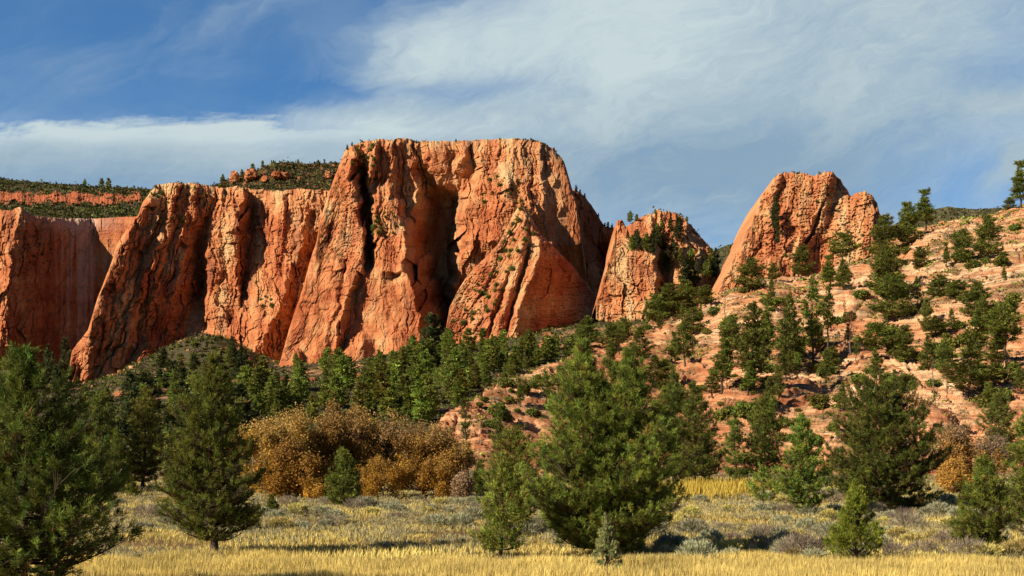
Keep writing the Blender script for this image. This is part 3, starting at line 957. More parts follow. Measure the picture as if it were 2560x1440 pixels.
def leaves(g, C, size, k, spread, cols):
    n = len(C)
    p = C[:, None] + g.normal(0, 1, (n, k, 3)) * spread
    a = unit(g.normal(0, 1, (n, k, 3))); b = unit(np.cross(a, g.normal(0, 1, (n, k, 3))))
    s = size * g.uniform(0.6, 1.3, (n, k, 1)) * 0.5
    V = np.stack([p - a * s, p - b * s * 0.7, p + a * s, p + b * s * 0.7], 2).reshape(-1, 3)
    return V, np.arange(n * k * 4).reshape(-1, 4), np.repeat(cols, k * 4, 0)


GREEN = np.array([0.198, 0.242, 0.042])
DGREEN = np.array([0.138, 0.158, 0.031])
OLIVE = np.array([0.215, 0.205, 0.040])
BLUEG = np.array([0.090, 0.112, 0.038])
YGREEN = np.array([0.235, 0.250, 0.034])


def shade_cols(g, n, base, var=0.35, brown=0.04):
    c = base[None] * (1 + g.normal(0, var, (n, 1))).clip(0.35, 2.0)
    c[:, 0:1] *= 1 + g.normal(0, 0.12, (n, 1))
    m = g.random(n) < brown
    c[m] = np.array([0.16, 0.085, 0.03]) * g.uniform(0.7, 1.2, (m.sum(), 1))
    return np.clip(c, 0.004, 1)


def pine(seed, H, R, clear=0.12, whorls=18, per=5, tuft=0.30, k=14, w=0.03, base=GREEN, prof='cone', dens=1.0, droop=0.0, tops=1, lean=0.0, sidew=1.0, trunk_r=None, bare_low=True, irregular=0.25, brown=0.04, bvis=1.0, spread=0.55, brush=0.0):
    """a pine: (trunk verts, faces), (needle verts, faces, colours); local origin at the foot"""
    g = np.random.default_rng(seed)
    tr = trunk_r or 0.018 * H + 0.03
    paths, stems, TC, TD, TL, TB = [], [], [], [], [], []
    for ti in range(tops):
        hh = H * (1.0 if ti == 0 else 0.955)
        off = 0.0 if tops == 1 else (-0.055 if ti == 0 else 0.085) * H
        zs = np.linspace(0, hh, 12)
        q = zs / hh
        bend = np.cumsum(g.normal(0, 0.012 * H, (12, 2)), 0) * 0.5
        bend = bend - bend[0]
        tp = np.stack([bend[:, 0] + lean * H * q ** 1.5 + off * sstep(0.0, 0.45, q), bend[:, 1], zs], 1)
        stems.append((tp - np.array([0, 0, 0.15]) * (zs[:, None] == 0), tr * (1 - 0.93 * q) * (1.25 - 0.25 * sstep(0, 0.06, q))))
        hs = np.linspace(clear, 0.975, whorls) + g.normal(0, 0.25 / whorls, whorls)
        for h in hs:
            h = min(max(h, 0.03), 0.985)
            t = (h - clear) / (1 - clear)
            if prof == 'cone':
                pr = max(0.0, 1 - max(t, 0.0) ** 1.45) ** 0.95 * 0.95 + 0.05
                pr *= sstep(-0.18, 0.14, t)
            elif prof == 'bush':
                pr = math.sqrt(max(0.02, 1 - (max(t, 0) * 0.98) ** 2.2)) * (0.65 + 0.35 * sstep(-0.1, 0.25, t))
            elif prof == 'umbrella':
                pr = 0.35 + 0.75 * math.sin(min(1, max(0, t)) * math.pi * 0.85 + 0.25)
            else:   # column
                pr = 0.75 * (1 - 0.55 * t) * (0.7 + 0.3 * math.sin(t * 9 + seed)) + 0.05
            nb = max(3, int(per * (0.6 + 0.5 * (1 - t)) + g.uniform(0, 1.2)))
            a0 = g.uniform(0, 6.28)
            p0 = np.array([np.interp(h * hh, zs, tp[:, i]) for i in range(3)])
            for bi in range(nb):
                az = a0 + bi * 6.283 / nb + g.normal(0, 0.25)
                L = R * pr * g.uniform(1 - irregular * 1.6, 1 + irregular * 0.7)
                if t > 0.08 and g.random() < 0.10: continue
                L = max(L, 0.05 * R) * (1 + (sidew - 1) * max(0, math.cos(az)))
                if tops > 1:
                    ins = math.cos(az) * (-1 if ti == 0 else 1)
                    if ins < -0.2: L *= 0.85
                el = 0.10 + 0.75 * max(t, 0.0) ** 1.3 - droop * (1 - t) + g.normal(0, 0.10)
                d0 = np.array([math.cos(az) * math.cos(el), math.sin(az) * math.cos(el), math.sin(el)])
                s = np.linspace(0, 1, 5)[:, None]
                up = np.array([0, 0, 1.0])
                bp = p0 + d0 * L * s + up * (L * 0.20 * s ** 2.2) - up * (L * 0.06 * np.sin(s * 3.14)) + g.normal(0, 0.02 * L, (5, 3)) * s
                br = tr * 0.30 * (1 - t * 0.7) * min(1.0, L / (0.6 * R) + 0.25)
                paths.append((bp, br * (1 - 0.85 * s[:, 0])))
                nt_ = max(3, int(dens * (4 + 9.5 * L / max(tuft, 1e-3) * 0.32)))
                lowdead = bare_low and t < 0.06 and g.random() < 0.55
                if lowdead: nt_ = max(1, nt_ // 4)
                f = 1 - (1 - g.random(nt_)) ** 1.0 * 0.68
                f = np.sort(f); f[-1] = 1.0
                pos = np.stack([np.interp(f, s[:, 0], bp[:, i]) for i in range(3)], 1)
                side = np.array([-math.sin(az), math.cos(az), 0])
                lat = g.uniform(-1, 1, nt_) * (0.10 + 0.42 * np.sin(np.clip(f, 0, 1) * 2.6)) * L * 0.75
                lift = g.uniform(-0.3, 0.9, nt_) * tuft * 0.9
                pos = pos + side * lat[:, None] + up * lift[:, None]
                if bvis > 0:
                    for q_ in range(0, nt_, max(1, int(2 / bvis))):
                        j = max(0.0, f[q_] - 0.15)
                        st_ = np.array([np.interp(j, s[:, 0], bp[:, i]) for i in range(3)])
                        paths.append((np.stack([st_, (st_ + pos[q_]) / 2 + up * 0.03 * L, pos[q_]]), np.array([br * 0.35, br * 0.25, br * 0.10])))
                dr = unit(d0 * 0.7 + up * (0.55 + 0.5 * t) + side * (np.sign(lat) * 0.35)[:, None])
                TB.append(np.full(nt_, g.lognormal(0, 0.16) * (0.85 if g.random() < 0.12 else 1.0))); TC.append(pos); TD.append(dr); TL.append(np.full(nt_, tuft) * g.uniform(0.75, 1.15, nt_))
        n = 5
        TB.append(np.ones(n)); TC.append(np.stack([tp[-1] - [0, 0, i * 0.12 * tuft * 2] for i in range(n)])); TD.append(np.tile([[0, 0, 1.0]], (n, 1))); TL.append(np.full(n, tuft * 0.9))
    C = np.concatenate(TC); D = np.concatenate(TD); Ln = np.concatenate(TL)
    ok = C[:, 2] > 0.02 * H
    C, D, Ln = C[ok], D[ok], Ln[ok]
    cols = shade_cols(g, len(C), base, 0.32, brown) * np.concatenate(TB)[ok][:, None]
    return tubes(stems, 7 if k > 8 else 4), sprays(g, C, D, Ln, k, w, spread, cols, brush), tubes(paths, 4 if k > 8 else 3)


def juniper(seed, H, R, base=YGREEN, n=900, k=9, L=0.16, w=0.03):
    g = np.random.default_rng(seed)
    paths = [(np.array([[0, 0, -0.1], [0.02, 0, H * 0.4], [0, 0, H * 0.92]]), np.array([0.06, 0.04, 0.008]) * H / 2.5)]
    lobes = 34
    la = g.uniform(0, 6.28, lobes); lz = g.uniform(0.06, 0.97, lobes) ** 1.1
    C, D = [], []
    for i in range(lobes):
        z = lz[i]; r = R * (1 - z) ** 0.75 * (0.9 if z > 0.12 else 0.75)
        base_p = np.array([math.cos(la[i]) * r * 0.35, math.sin(la[i]) * r * 0.35, z * H * 0.82])
        tip = np.array([math.cos(la[i]) * r * (1 - 0.45 * z), math.sin(la[i]) * r * (1 - 0.45 * z), min(z * H * 0.88 + 0.20 * H, H * 1.02)]) * np.array([1, 1, g.uniform(0.9, 1.0)])
        m = n // lobes
        t = g.uniform(0, 1, m)[:, None]
        wd = (1 - t * 0.85) * R * 0.20 * (1 - 0.5 * z)
        C.append(base_p + (tip - base_p) * t + g.normal(0, 1, (m, 3)) * wd * np.array([1, 1, 0.6]))
        D.append(np.tile(unit(tip - base_p + np.array([0, 0, 0.14 * H])), (m, 1)))
        paths.append((np.stack([np.array([0, 0, base_p[2] * 0.6]), base_p, base_p * 0.3 + tip * 0.7]), np.array([0.02, 0.014, 0.005]) * H / 2.5))
    C = np.concatenate(C); D = np.concatenate(D)
    ok = C[:, 2] > 0.03
    C, D = C[ok], D[ok]
    return tubes(paths[:1], 5), sprays(g, C, D, np.full(len(C), L), k, w, 0.42, shade_cols(g, len(C), base, 0.28, 0.02)), tubes(paths[1:], 4)


def oak(seed, H, R, leafn=620, k=12, size=0.16, low=(0.45, 0.255, 0.045), high=(0.42, 0.270, 0.085), topthin=0.38, stems=4, spread=0.26):
    g = np.random.default_rng(seed)
    paths, trunks, tips = [], [], []
    for s in range(stems):
        az = s * 6.283 / stems + g.normal(0, 0.4)
        p = np.array([math.cos(az), math.sin(az), 0]) * 0.035 * R
        d = unit(np.array([math.cos(az) * 0.35, math.sin(az) * 0.35, 1.0]))
        stack = [(p, d, H * 0.42, 0.035 * H * 0.55, 0)]
        while stack:
            p, d, L, r, lev = stack.pop()
            kq = 5
            pts = [p]
            dd = d.copy()
            for _ in range(kq):
                dd = unit(dd + g.normal(0, 0.22, 3) + np.array([0, 0, 0.06]))
                pts.append(pts[-1] + dd * L / kq)
            pts = np.array(pts)
            (trunks if lev == 0 else paths).append((pts - (np.array([[0, 0, 0.15]]) * (np.arange(kq + 1) == 0)[:, None] if lev == 0 else 0), np.linspace(r, r * 0.5, kq + 1)))
            if lev >= 3:
                tips.append(pts[-1]); continue
            for c in range(int(g.integers(2, 4))):
                nd = unit(dd + g.normal(0, 0.55, 3) + np.array([0, 0, 0.12]))
                stack.append((pts[-1] if c else pts[-2], nd, L * g.uniform(0.55, 0.78), r * 0.5, lev + 1))
    # crown volume: lobes packed in a dome
    nl = 16
    lc = []
    for i in range(nl):
        a = g.uniform(0, 6.28); q = g.uniform(0, 1) ** 0.6
        z = g.uniform(0.18, 0.95)
        rr = R * 0.80 * math.sqrt(max(0.05, 1 - ((z - 0.38) / 0.66) ** 2)) * (0.35 + 0.65 * q)
        lc.append([math.cos(a) * rr, math.sin(a) * rr, z * H * 0.88])
    lc = np.array(lc)
    li = g.integers(0, nl, leafn)
    v = unit(g.normal(0, 1, (leafn, 3))) * (g.random((leafn, 1)) ** 0.45)
    C = lc[li] + v * np.array([0.33 * R, 0.33 * R, 0.20 * H])
    tp = np.array(tips)
    tp = tp[g.integers(0, len(tp), leafn // 3)] + g.normal(0, 0.08 * R, (leafn // 3, 3))
    C = np.concatenate([C, tp])
    z = C[:, 2] / H
    keep = (g.random(len(C)) > topthin * sstep(0.55, 0.95, z)) & (C[:, 2] > 0.05)
    C = C[keep]; z = np.clip(C[:, 2] / H, 0, 1)[:, None]
    m = sstep(0.45, 0.9, z + g.normal(0, 0.12, z.shape))
    cols = (np.array(low) * (1 - m) + np.array(high) * m) * (1 + g.normal(0, 0.22, (len(C), 1))).clip(0.4, 1.8)
    return tubes(trunks, 5), leaves(g, C, size, k, spread, cols), tubes(paths, 4)


def bush(seed, R, H, n=110, k=9, L=0.22, w=0.022, base=(0.16, 0.17, 0.105), tip=None, stems=True, spread=0.4):
    """sagebrush-like dome of fine upright sprays"""
    g = np.random.default_rng(seed)
    a = g.uniform(0, 6.28, n); q = np.sqrt(g.random(n)); z = g.random(n) ** 0.7
    r = R * q * np.sqrt(1 - (z * 0.85) ** 2)
    C = np.stack([np.cos(a) * r, np.sin(a) * r, z * H * 0.8 * (1 - 0.25 * q)], 1)
    D = unit(np.stack([np.cos(a) * q * 0.8, np.sin(a) * q * 0.8, np.full(n, 0.9)], 1))
    cols = np.array(base)[None] * (1 + g.normal(0, 0.25, (n, 1))).clip(0.4, 1.8)
    if tip is not None:
        m = sstep(0.35, 0.8, z)[:, None]
        cols = cols * (1 - m) + np.array(tip) * (1 + g.normal(0, 0.2, (n, 1))) * m
    return sprays(g, C, D, np.full(n, L), k, w, spread, cols.clip(0.01, 1))


def clump(seed, R, H, n=60, k=8, size=0.3, base=DGREEN):
    """rounded leafy shrub"""
    g = np.random.default_rng(seed)
    v = unit(g.normal(0, 1, (n, 3))) * (g.random((n, 1)) ** 0.4)
    C = v * np.array([R, R, H * 0.5]) * (0.75 + 0.25 * g.random((n, 1))) + np.array([0, 0, H * 0.45])
    C[:, 2] = np.maximum(C[:, 2], 0.03)
    return leaves(g, C, size, k, size * 0.6, shade_cols(g, n, np.array(base), 0.3, 0.03))


def whole_mesh(name, tub, lf, lim, mat_leaf):
    """trunk and foliage in one mesh, for plants too small to show parts"""
    (tv, tf), (lv, lf_, lc) = tub, lf
    V = np.concatenate([tv, lv]); c = np.concatenate([np.tile([[0.055, 0.036, 0.024]], (len(tv), 1)), lc])
    return make_mesh(name, V, np.concatenate([tf, lf_ + len(tv)]), mat_leaf, c, smooth=False)


def part_meshes(name, tub, lf, lim, mat_leaf, mat_bark):
    """trunk mesh, crown mesh (foliage on its limbs)"""
    lv, fl, lc = lf
    V = np.concatenate([lv, lim[0]]); c = np.concatenate([lc, np.tile([[0.08, 0.055, 0.04]], (len(lim[0]), 1))])
    cr = make_mesh(name + '_crown', V, np.concatenate([fl, lim[1] + len(lv)]), mat_leaf, c, False)
    cr.materials.append(mat_bark)
    mi = np.zeros(len(cr.polygons), np.int32); mi[len(fl):] = 1
    cr.polygons.foreach_set('material_index', mi)
    return (make_mesh(name + '_trunk', tub[0], tub[1], mat_bark, None, True), cr)


def plant(name, meshes, loc, rz=0.0, scale=1.0, label=None, cat='tree', group=None):
    """an Empty at the foot that parents trunk and crown; or one mesh for a plant without parts"""
    if isinstance(meshes, tuple):
        r = bpy.data.objects.new(name, None)
        r.empty_display_size = 0.5
        COL.objects.link(r)
        for me, nm in zip(meshes, ('trunk', 'crown')):
            link(nm, me, r)
    else:
        r = link(name, meshes)
    r.location = loc; r.rotation_euler = (0, 0, rz)
    r.scale = scale if isinstance(scale, tuple) else (scale,) * 3
    return tag(r, label, cat, group)


# ------------------------------------------------------------------ foreground and meadow-edge trees
def foot(u, v, surf='any'):
    X, Y, Z = hit(u, v, surf)
    return X, Y, Z


def near_pine(seed, u, vt, vb, hw, label, Y=None, name='pine_tree', group=None, **kw):
    if Y is None:
        X, Y, Z = foot(u, vb, 'valley')
    else:
        X = (u - UC) / F * Y; Z = float(valley(np.array([X]), np.array([Y]))[0])
    H = CZ + (VH - vt) / F * Y - Z
    R = hw / F * Y
    tub, lf, lim = pine(seed, H, R, **kw)
    return plant(name, part_meshes('pine_%d' % seed, tub, lf, lim, M_NEEDLE, M_BARK), (X, Y, Z - 0.05), 0, 1.0, label, 'pine tree', group)


near_pine(1, 58, 900, 0, 262, 'huge dark pine cut off by the left edge of the view', Y=37, clear=0.06, whorls=32, per=8, tuft=0.38, k=39, w=0.022, base=GREEN * 0.66, prof='cone', dens=0.85, tops=1, irregular=0.42, droop=0.10, brush=0.55, spread=0.68)
near_pine(3, 536, 898, 1395, 150, 'tall open pine with bare low limbs and visible trunk, left of the golden oaks', clear=0.10, whorls=30, per=7, tuft=0.38, k=30, w=0.025, base=GREEN * 1.01, prof='cone', dens=1.2, irregular=0.3, droop=0.06, bvis=1.6, brush=0.55, spread=0.68)
near_pine(4, 1508, 862, 1398, 190, 'largest central pine with two leading tops in the meadow', clear=0.05, whorls=30, per=8, tuft=0.40, k=33, w=0.026, base=GREEN * 1.1, prof='cone', dens=1.25, tops=2, irregular=0.22, droop=0.05, brush=0.55, spread=0.68)
near_pine(5, 1252, 1178, 1402, 78, 'small pine with a short bare trunk at the left foot of the two-topped pine', clear=0.13, whorls=11, per=6, tuft=0.38, k=27, w=0.032, base=GREEN * 1.32, prof='bush', dens=1.00, bare_low=False, lean=0.03, brush=0.55, spread=0.68)
near_pine(6, 1288, 1092, 1340, 72, 'rounded dense pine tucked left behind the two-topped pine', clear=0.08, whorls=20, per=6, tuft=0.43, k=24, w=0.039, base=OLIVE * 1.03, prof='bush', dens=1.04, brush=0.55, spread=0.68)
near_pine(7, 860, 1128, 1268, 54, 'small cone-shaped pine alone in front of the golden oaks', clear=0.04, whorls=17, per=6, tuft=0.38, k=20, w=0.042, base=GREEN * 1.15, prof='cone', dens=1.04, irregular=0.15, brush=0.55, spread=0.68)
near_pine(8, 2012, 1040, 1292, 76, 'bright green young pine left of the broad dark pine', clear=0.10, whorls=20, per=6, tuft=0.38, k=24, w=0.039, base=GREEN * 1.05, prof='cone', dens=1.35, irregular=0.22, brush=0.55, spread=0.68)
near_pine(9, 1910, 1168, 1282, 54, 'slender sparse sapling with a thin bare stem', clear=0.30, whorls=9, per=5, tuft=0.36, k=20, w=0.039, base=GREEN * 1.26, prof='cone', dens=0.72, bare_low=False, name='pine_sapling', brush=0.55, spread=0.68)
near_pine(10, 2205, 994, 1272, 138, 'broad dark bushy pine with wide drooping lower limbs', clear=0.04, whorls=22, per=7, tuft=0.48, k=30, w=0.042, base=DGREEN * 1.0, prof='bush', dens=1.7, irregular=0.18, droop=0.12, sidew=1.15, brown=0.08, brush=0.55, spread=0.68)
near_pine(11, 2452, 1160, 1396, 94, 'wide young pine with a forked trunk near the lower right corner', clear=0.12, whorls=14, per=6, tuft=0.38, k=27, w=0.032, base=GREEN * 1.09, prof='cone', dens=1.25, irregular=0.28, bare_low=False, brush=0.55, spread=0.68)
near_pine(12, 2578, 1010, 1345, 92, 'pine half cut off by the right edge of the view', clear=0.06, whorls=22, per=6, tuft=0.40, k=24, w=0.036, base=GREEN * 1.09, prof='cone', dens=0.96, brush=0.55, spread=0.68)
near_pine(13, 356, 986, 1222, 52, 'olive-tinted full pine standing between the two big left pines', clear=0.08, whorls=20, per=6, tuft=0.40, k=14, w=0.045, base=OLIVE * 0.95, prof='bush', dens=1.25, brown=0.10)
near_pine(14, 252, 992, 1228, 60, 'dark shaded pine behind the huge edge pine', clear=0.05, whorls=18, per=6, tuft=0.42, k=12, w=0.05, base=DGREEN, prof='bush', dens=1.25)
near_pine(15, 1684, 922, 1222, 60, 'tall dark ragged pine right behind the two-topped pine', clear=0.10, whorls=22, per=6, tuft=0.42, k=12, w=0.05, base=DGREEN, prof='column', dens=1.25, irregular=0.35)
near_pine(16, 1733, 962, 1222, 84, 'full conical pine beside the ochre grass strip', clear=0.04, whorls=22, per=7, tuft=0.42, k=13, w=0.05, base=DGREEN * 1.2, prof='cone', dens=1.3, irregular=0.14)
near_pine(17, 1843, 1044, 1212, 42, 'narrow young pine right of the ochre grass strip', clear=0.10, whorls=16, per=5, tuft=0.36, k=12, w=0.045, base=DGREEN * 1.3, prof='cone', dens=1.5)
near_pine(18, 1908, 1006, 1212, 60, 'mid-height pine with a rounded top at the foot of the slickrock', clear=0.10, whorls=18, per=6, tuft=0.40, k=12, w=0.05, base=GREEN * 0.85, prof='bush', dens=1.4, irregular=0.3)
near_pine(19, 2492, 998, 1180, 52, 'dense rounded dark evergreen above the sparse grey oak', clear=0.05, whorls=18, per=7, tuft=0.40, k=13, w=0.05, base=DGREEN * 1.1, prof='bush', dens=1.4)
near_pine(20, 1166, 1000, 1190, 34, 'dark ragged pine at the right end of the golden oaks', clear=0.12, whorls=15, per=5, tuft=0.42, k=11, w=0.05, base=DGREEN * 0.9, prof='column', dens=1.0, irregular=0.4)
near_pine(21, 1248, 1024, 1210, 40, 'scraggly open pine against the bare slickrock, left of the two-topped pine', clear=0.14, whorls=15, per=5, tuft=0.42, k=11, w=0.05, base=DGREEN * 1.15, prof='column', dens=1.0, irregular=0.4)
near_pine(22, 1198, 1158, 1240, 24, 'little bushy pine between the oaks and the rounded pine', clear=0.04, whorls=10, per=6, tuft=0.36, k=12, w=0.045, base=GREEN * 0.8, prof='cone', dens=1.3)
near_pine(23, 214, 1108, 1240, 42, 'bushy young pine close right of the huge edge pine', clear=0.04, whorls=12, per=6, tuft=0.34, k=14, w=0.035, base=GREEN * 1.0, prof='bush', dens=1.3)
near_pine(24, 292, 1080, 1236, 40, 'young pine in front of the olive pine', clear=0.04, whorls=13, per=6, tuft=0.34, k=14, w=0.035, base=GREEN * 0.85, prof='cone', dens=1.3)
near_pine(25, 150, 1030, 1236, 70, 'shaded full pine behind the right limbs of the huge edge pine', clear=0.04, whorls=16, per=6, tuft=0.40, k=13, w=0.045, base=DGREEN, prof='bush', dens=1.3)
near_pine(26, 440, 1090, 1220, 40, 'dark pine showing through left of the tall open pine', clear=0.04, whorls=13, per=6, tuft=0.40, k=12, w=0.045, base=DGREEN, prof='bush', dens=1.2)


def near_juniper(seed, u, vt, vb, hw, label, base, n, L, w, k=9):
    X, Y, Z = foot(u, vb, 'valley')
    H = CZ + (VH - vt) / F * Y - Z; R = hw / F * Y
    tub, lf, lim = juniper(seed, H, R, base, n, k, L, w)
    plant('juniper', part_meshes('juniper_%d' % seed, tub, lf, lim, M_NEEDLE, M_BARK), (X, Y, Z - 0.03), 0, 1, label, 'juniper')


near_juniper(31, 1516, 1282, 1446, 54, 'small pale green juniper in front of the two-topped pine', np.array([0.42, 0.45, 0.19]), 1000, 0.13, 0.020)
near_juniper(32, 2140, 1196, 1412, 98, 'upright yellow-green juniper in front of the broad dark pine', YGREEN * 0.92, 3000, 0.17, 0.022, 10)
near_juniper(33, 328, 1196, 1244, 30, 'low juniper under the olive pine', OLIVE * 1.1, 700, 0.2, 0.04)
near_juniper(34, 680, 1236, 1285, 24, 'low dark juniper right of the tall open pine', DGREEN * 1.2, 600, 0.17, 0.035)
near_juniper(35, 262, 1204, 1262, 36, 'spreading green juniper at the meadow edge by the young pines', GREEN * 1.1, 900, 0.2, 0.035)

# golden oaks
OAKS = [
    (41, 674, 1052, 1240, 62, 'leftmost golden oak, half behind the tall open pine', dict()),
    (42, 742, 1014, 1236, 74, 'large amber oak left of the small cone-shaped pine', dict()),
    (43, 838, 1026, 1232, 70, 'amber oak rising behind the small cone-shaped pine', dict()),
    (44, 905, 1010, 1228, 66, 'tan-topped oak at the back of the golden grove', dict(topthin=0.5)),
    (45, 982, 1036, 1232, 80, 'widest oak of the golden grove, with bare twisting upper limbs', dict(topthin=0.8, high=(0.34, 0.22, 0.11))),
    (46, 1072, 1050, 1236, 72, 'brownish oak near the right end of the golden grove', dict(topthin=0.55, high=(0.36, 0.23, 0.085))),
    (47, 1128, 1088, 1236, 44, 'rightmost oak of the golden grove', dict(topthin=0.6, low=(0.42, 0.22, 0.045))),
    (48, 792, 1196, 1248, 36, 'low bright orange oak shrub left of the small cone-shaped pine', dict(low=(0.52, 0.29, 0.045), high=(0.50, 0.29, 0.055), topthin=0.1)),
    (49, 962, 1140, 1248, 62, 'bright gold low oak right of the small cone-shaped pine', dict(low=(0.54, 0.31, 0.045), high=(0.48, 0.29, 0.06), topthin=0.2)),
    (50, 1090, 1148, 1246, 52, 'rust-orange low oak at the front right of the grove', dict(low=(0.48, 0.265, 0.04), high=(0.46, 0.27, 0.06), topthin=0.2)),
    (51, 718, 1110, 1246, 60, 'rust-brown oak at the front left of the grove', dict(low=(0.43, 0.235, 0.038), high=(0.43, 0.25, 0.06), topthin=0.2)),
    (52, 2384, 1036, 1232, 50, 'thin tan and orange oak in front of the layered rock knob', dict(low=(0.46, 0.25, 0.06), high=(0.40, 0.28, 0.15), topthin=0.93)),
    (53, 2388, 1150, 1240, 44, 'bright orange oak shrub under the thin tan oak', dict(low=(0.50, 0.27, 0.06), high=(0.48, 0.27, 0.07), topthin=0.1)),
    (54, 2482, 1082, 1210, 46, 'sparse grey-tan oak beside the right edge pines', dict(low=(0.22, 0.15, 0.09), high=(0.28, 0.20, 0.13), topthin=0.85)),
    (55, 1160, 1182, 1250, 22, 'small pinkish-tan bare oak shrub right of the golden grove', dict(low=(0.34, 0.22, 0.13), high=(0.36, 0.24, 0.15), topthin=0.5)),
]
for (sd, u, vt, vb, hw, lab, kw) in OAKS:
    X, Y, Z = foot(u, vb, 'valley')
    H = CZ + (VH - vt) / F * Y - Z; R = hw / F * Y
    big = H > 4.5
    tub, lf, lim = oak(sd, H, R, leafn=1250 if big else 520, k=14, size=0.20 if big else 0.17, spread=0.24 if big else 0.18, stems=4, **kw)
    plant('oak_tree', part_meshes('oak_%d' % sd, tub, lf, lim, M_LEAF, M_OAKBARK), (X, Y, Z - 0.05), 0, 1, lab, 'oak tree', 'golden autumn oaks' if sd < 52 else None)

# ------------------------------------------------------------------ pines on the slickrock hill
SLOPE_PROTO = []
for i, (pf, kw) in enumerate([('column', dict(clear=0.22, whorls=15, per=5, irregular=0.45, dens=0.9)), ('cone', dict(clear=0.14, whorls=17, per=5, irregular=0.3, dens=1.0)), ('umbrella', dict(clear=0.40, whorls=9, per=5, irregular=0.35, dens=1.2)),
                              ('bush', dict(clear=0.12, whorls=14, per=6, irregular=0.35, dens=1.1)), ('column', dict(clear=0.32, whorls=12, per=4, irregular=0.5, dens=0.75)), ('cone', dict(clear=0.22, whorls=14, per=5, irregular=0.4, dens=0.8))]):
    tub, lf, lim = pine(200 + i, 10.0, {'column': 1.9, 'cone': 2.1, 'umbrella': 2.5, 'bush': 2.7}[pf], tuft=0.60, k=10, w=0.12, base=(GREEN * 0.85, DGREEN * 1.05, GREEN * 0.95, DGREEN * 1.2, GREEN * 0.8, DGREEN)[i], prof=pf, bvis=0.4, spread=0.7, trunk_r=0.15, **kw)
    SLOPE_PROTO.append((part_meshes('slope_pine_%d' % i, tub, lf, lim, M_NEEDLE, M_BARK), {'column': 1.9, 'cone': 2.1, 'umbrella': 2.5, 'bush': 2.7}[pf]))

g = np.random.default_rng(77)
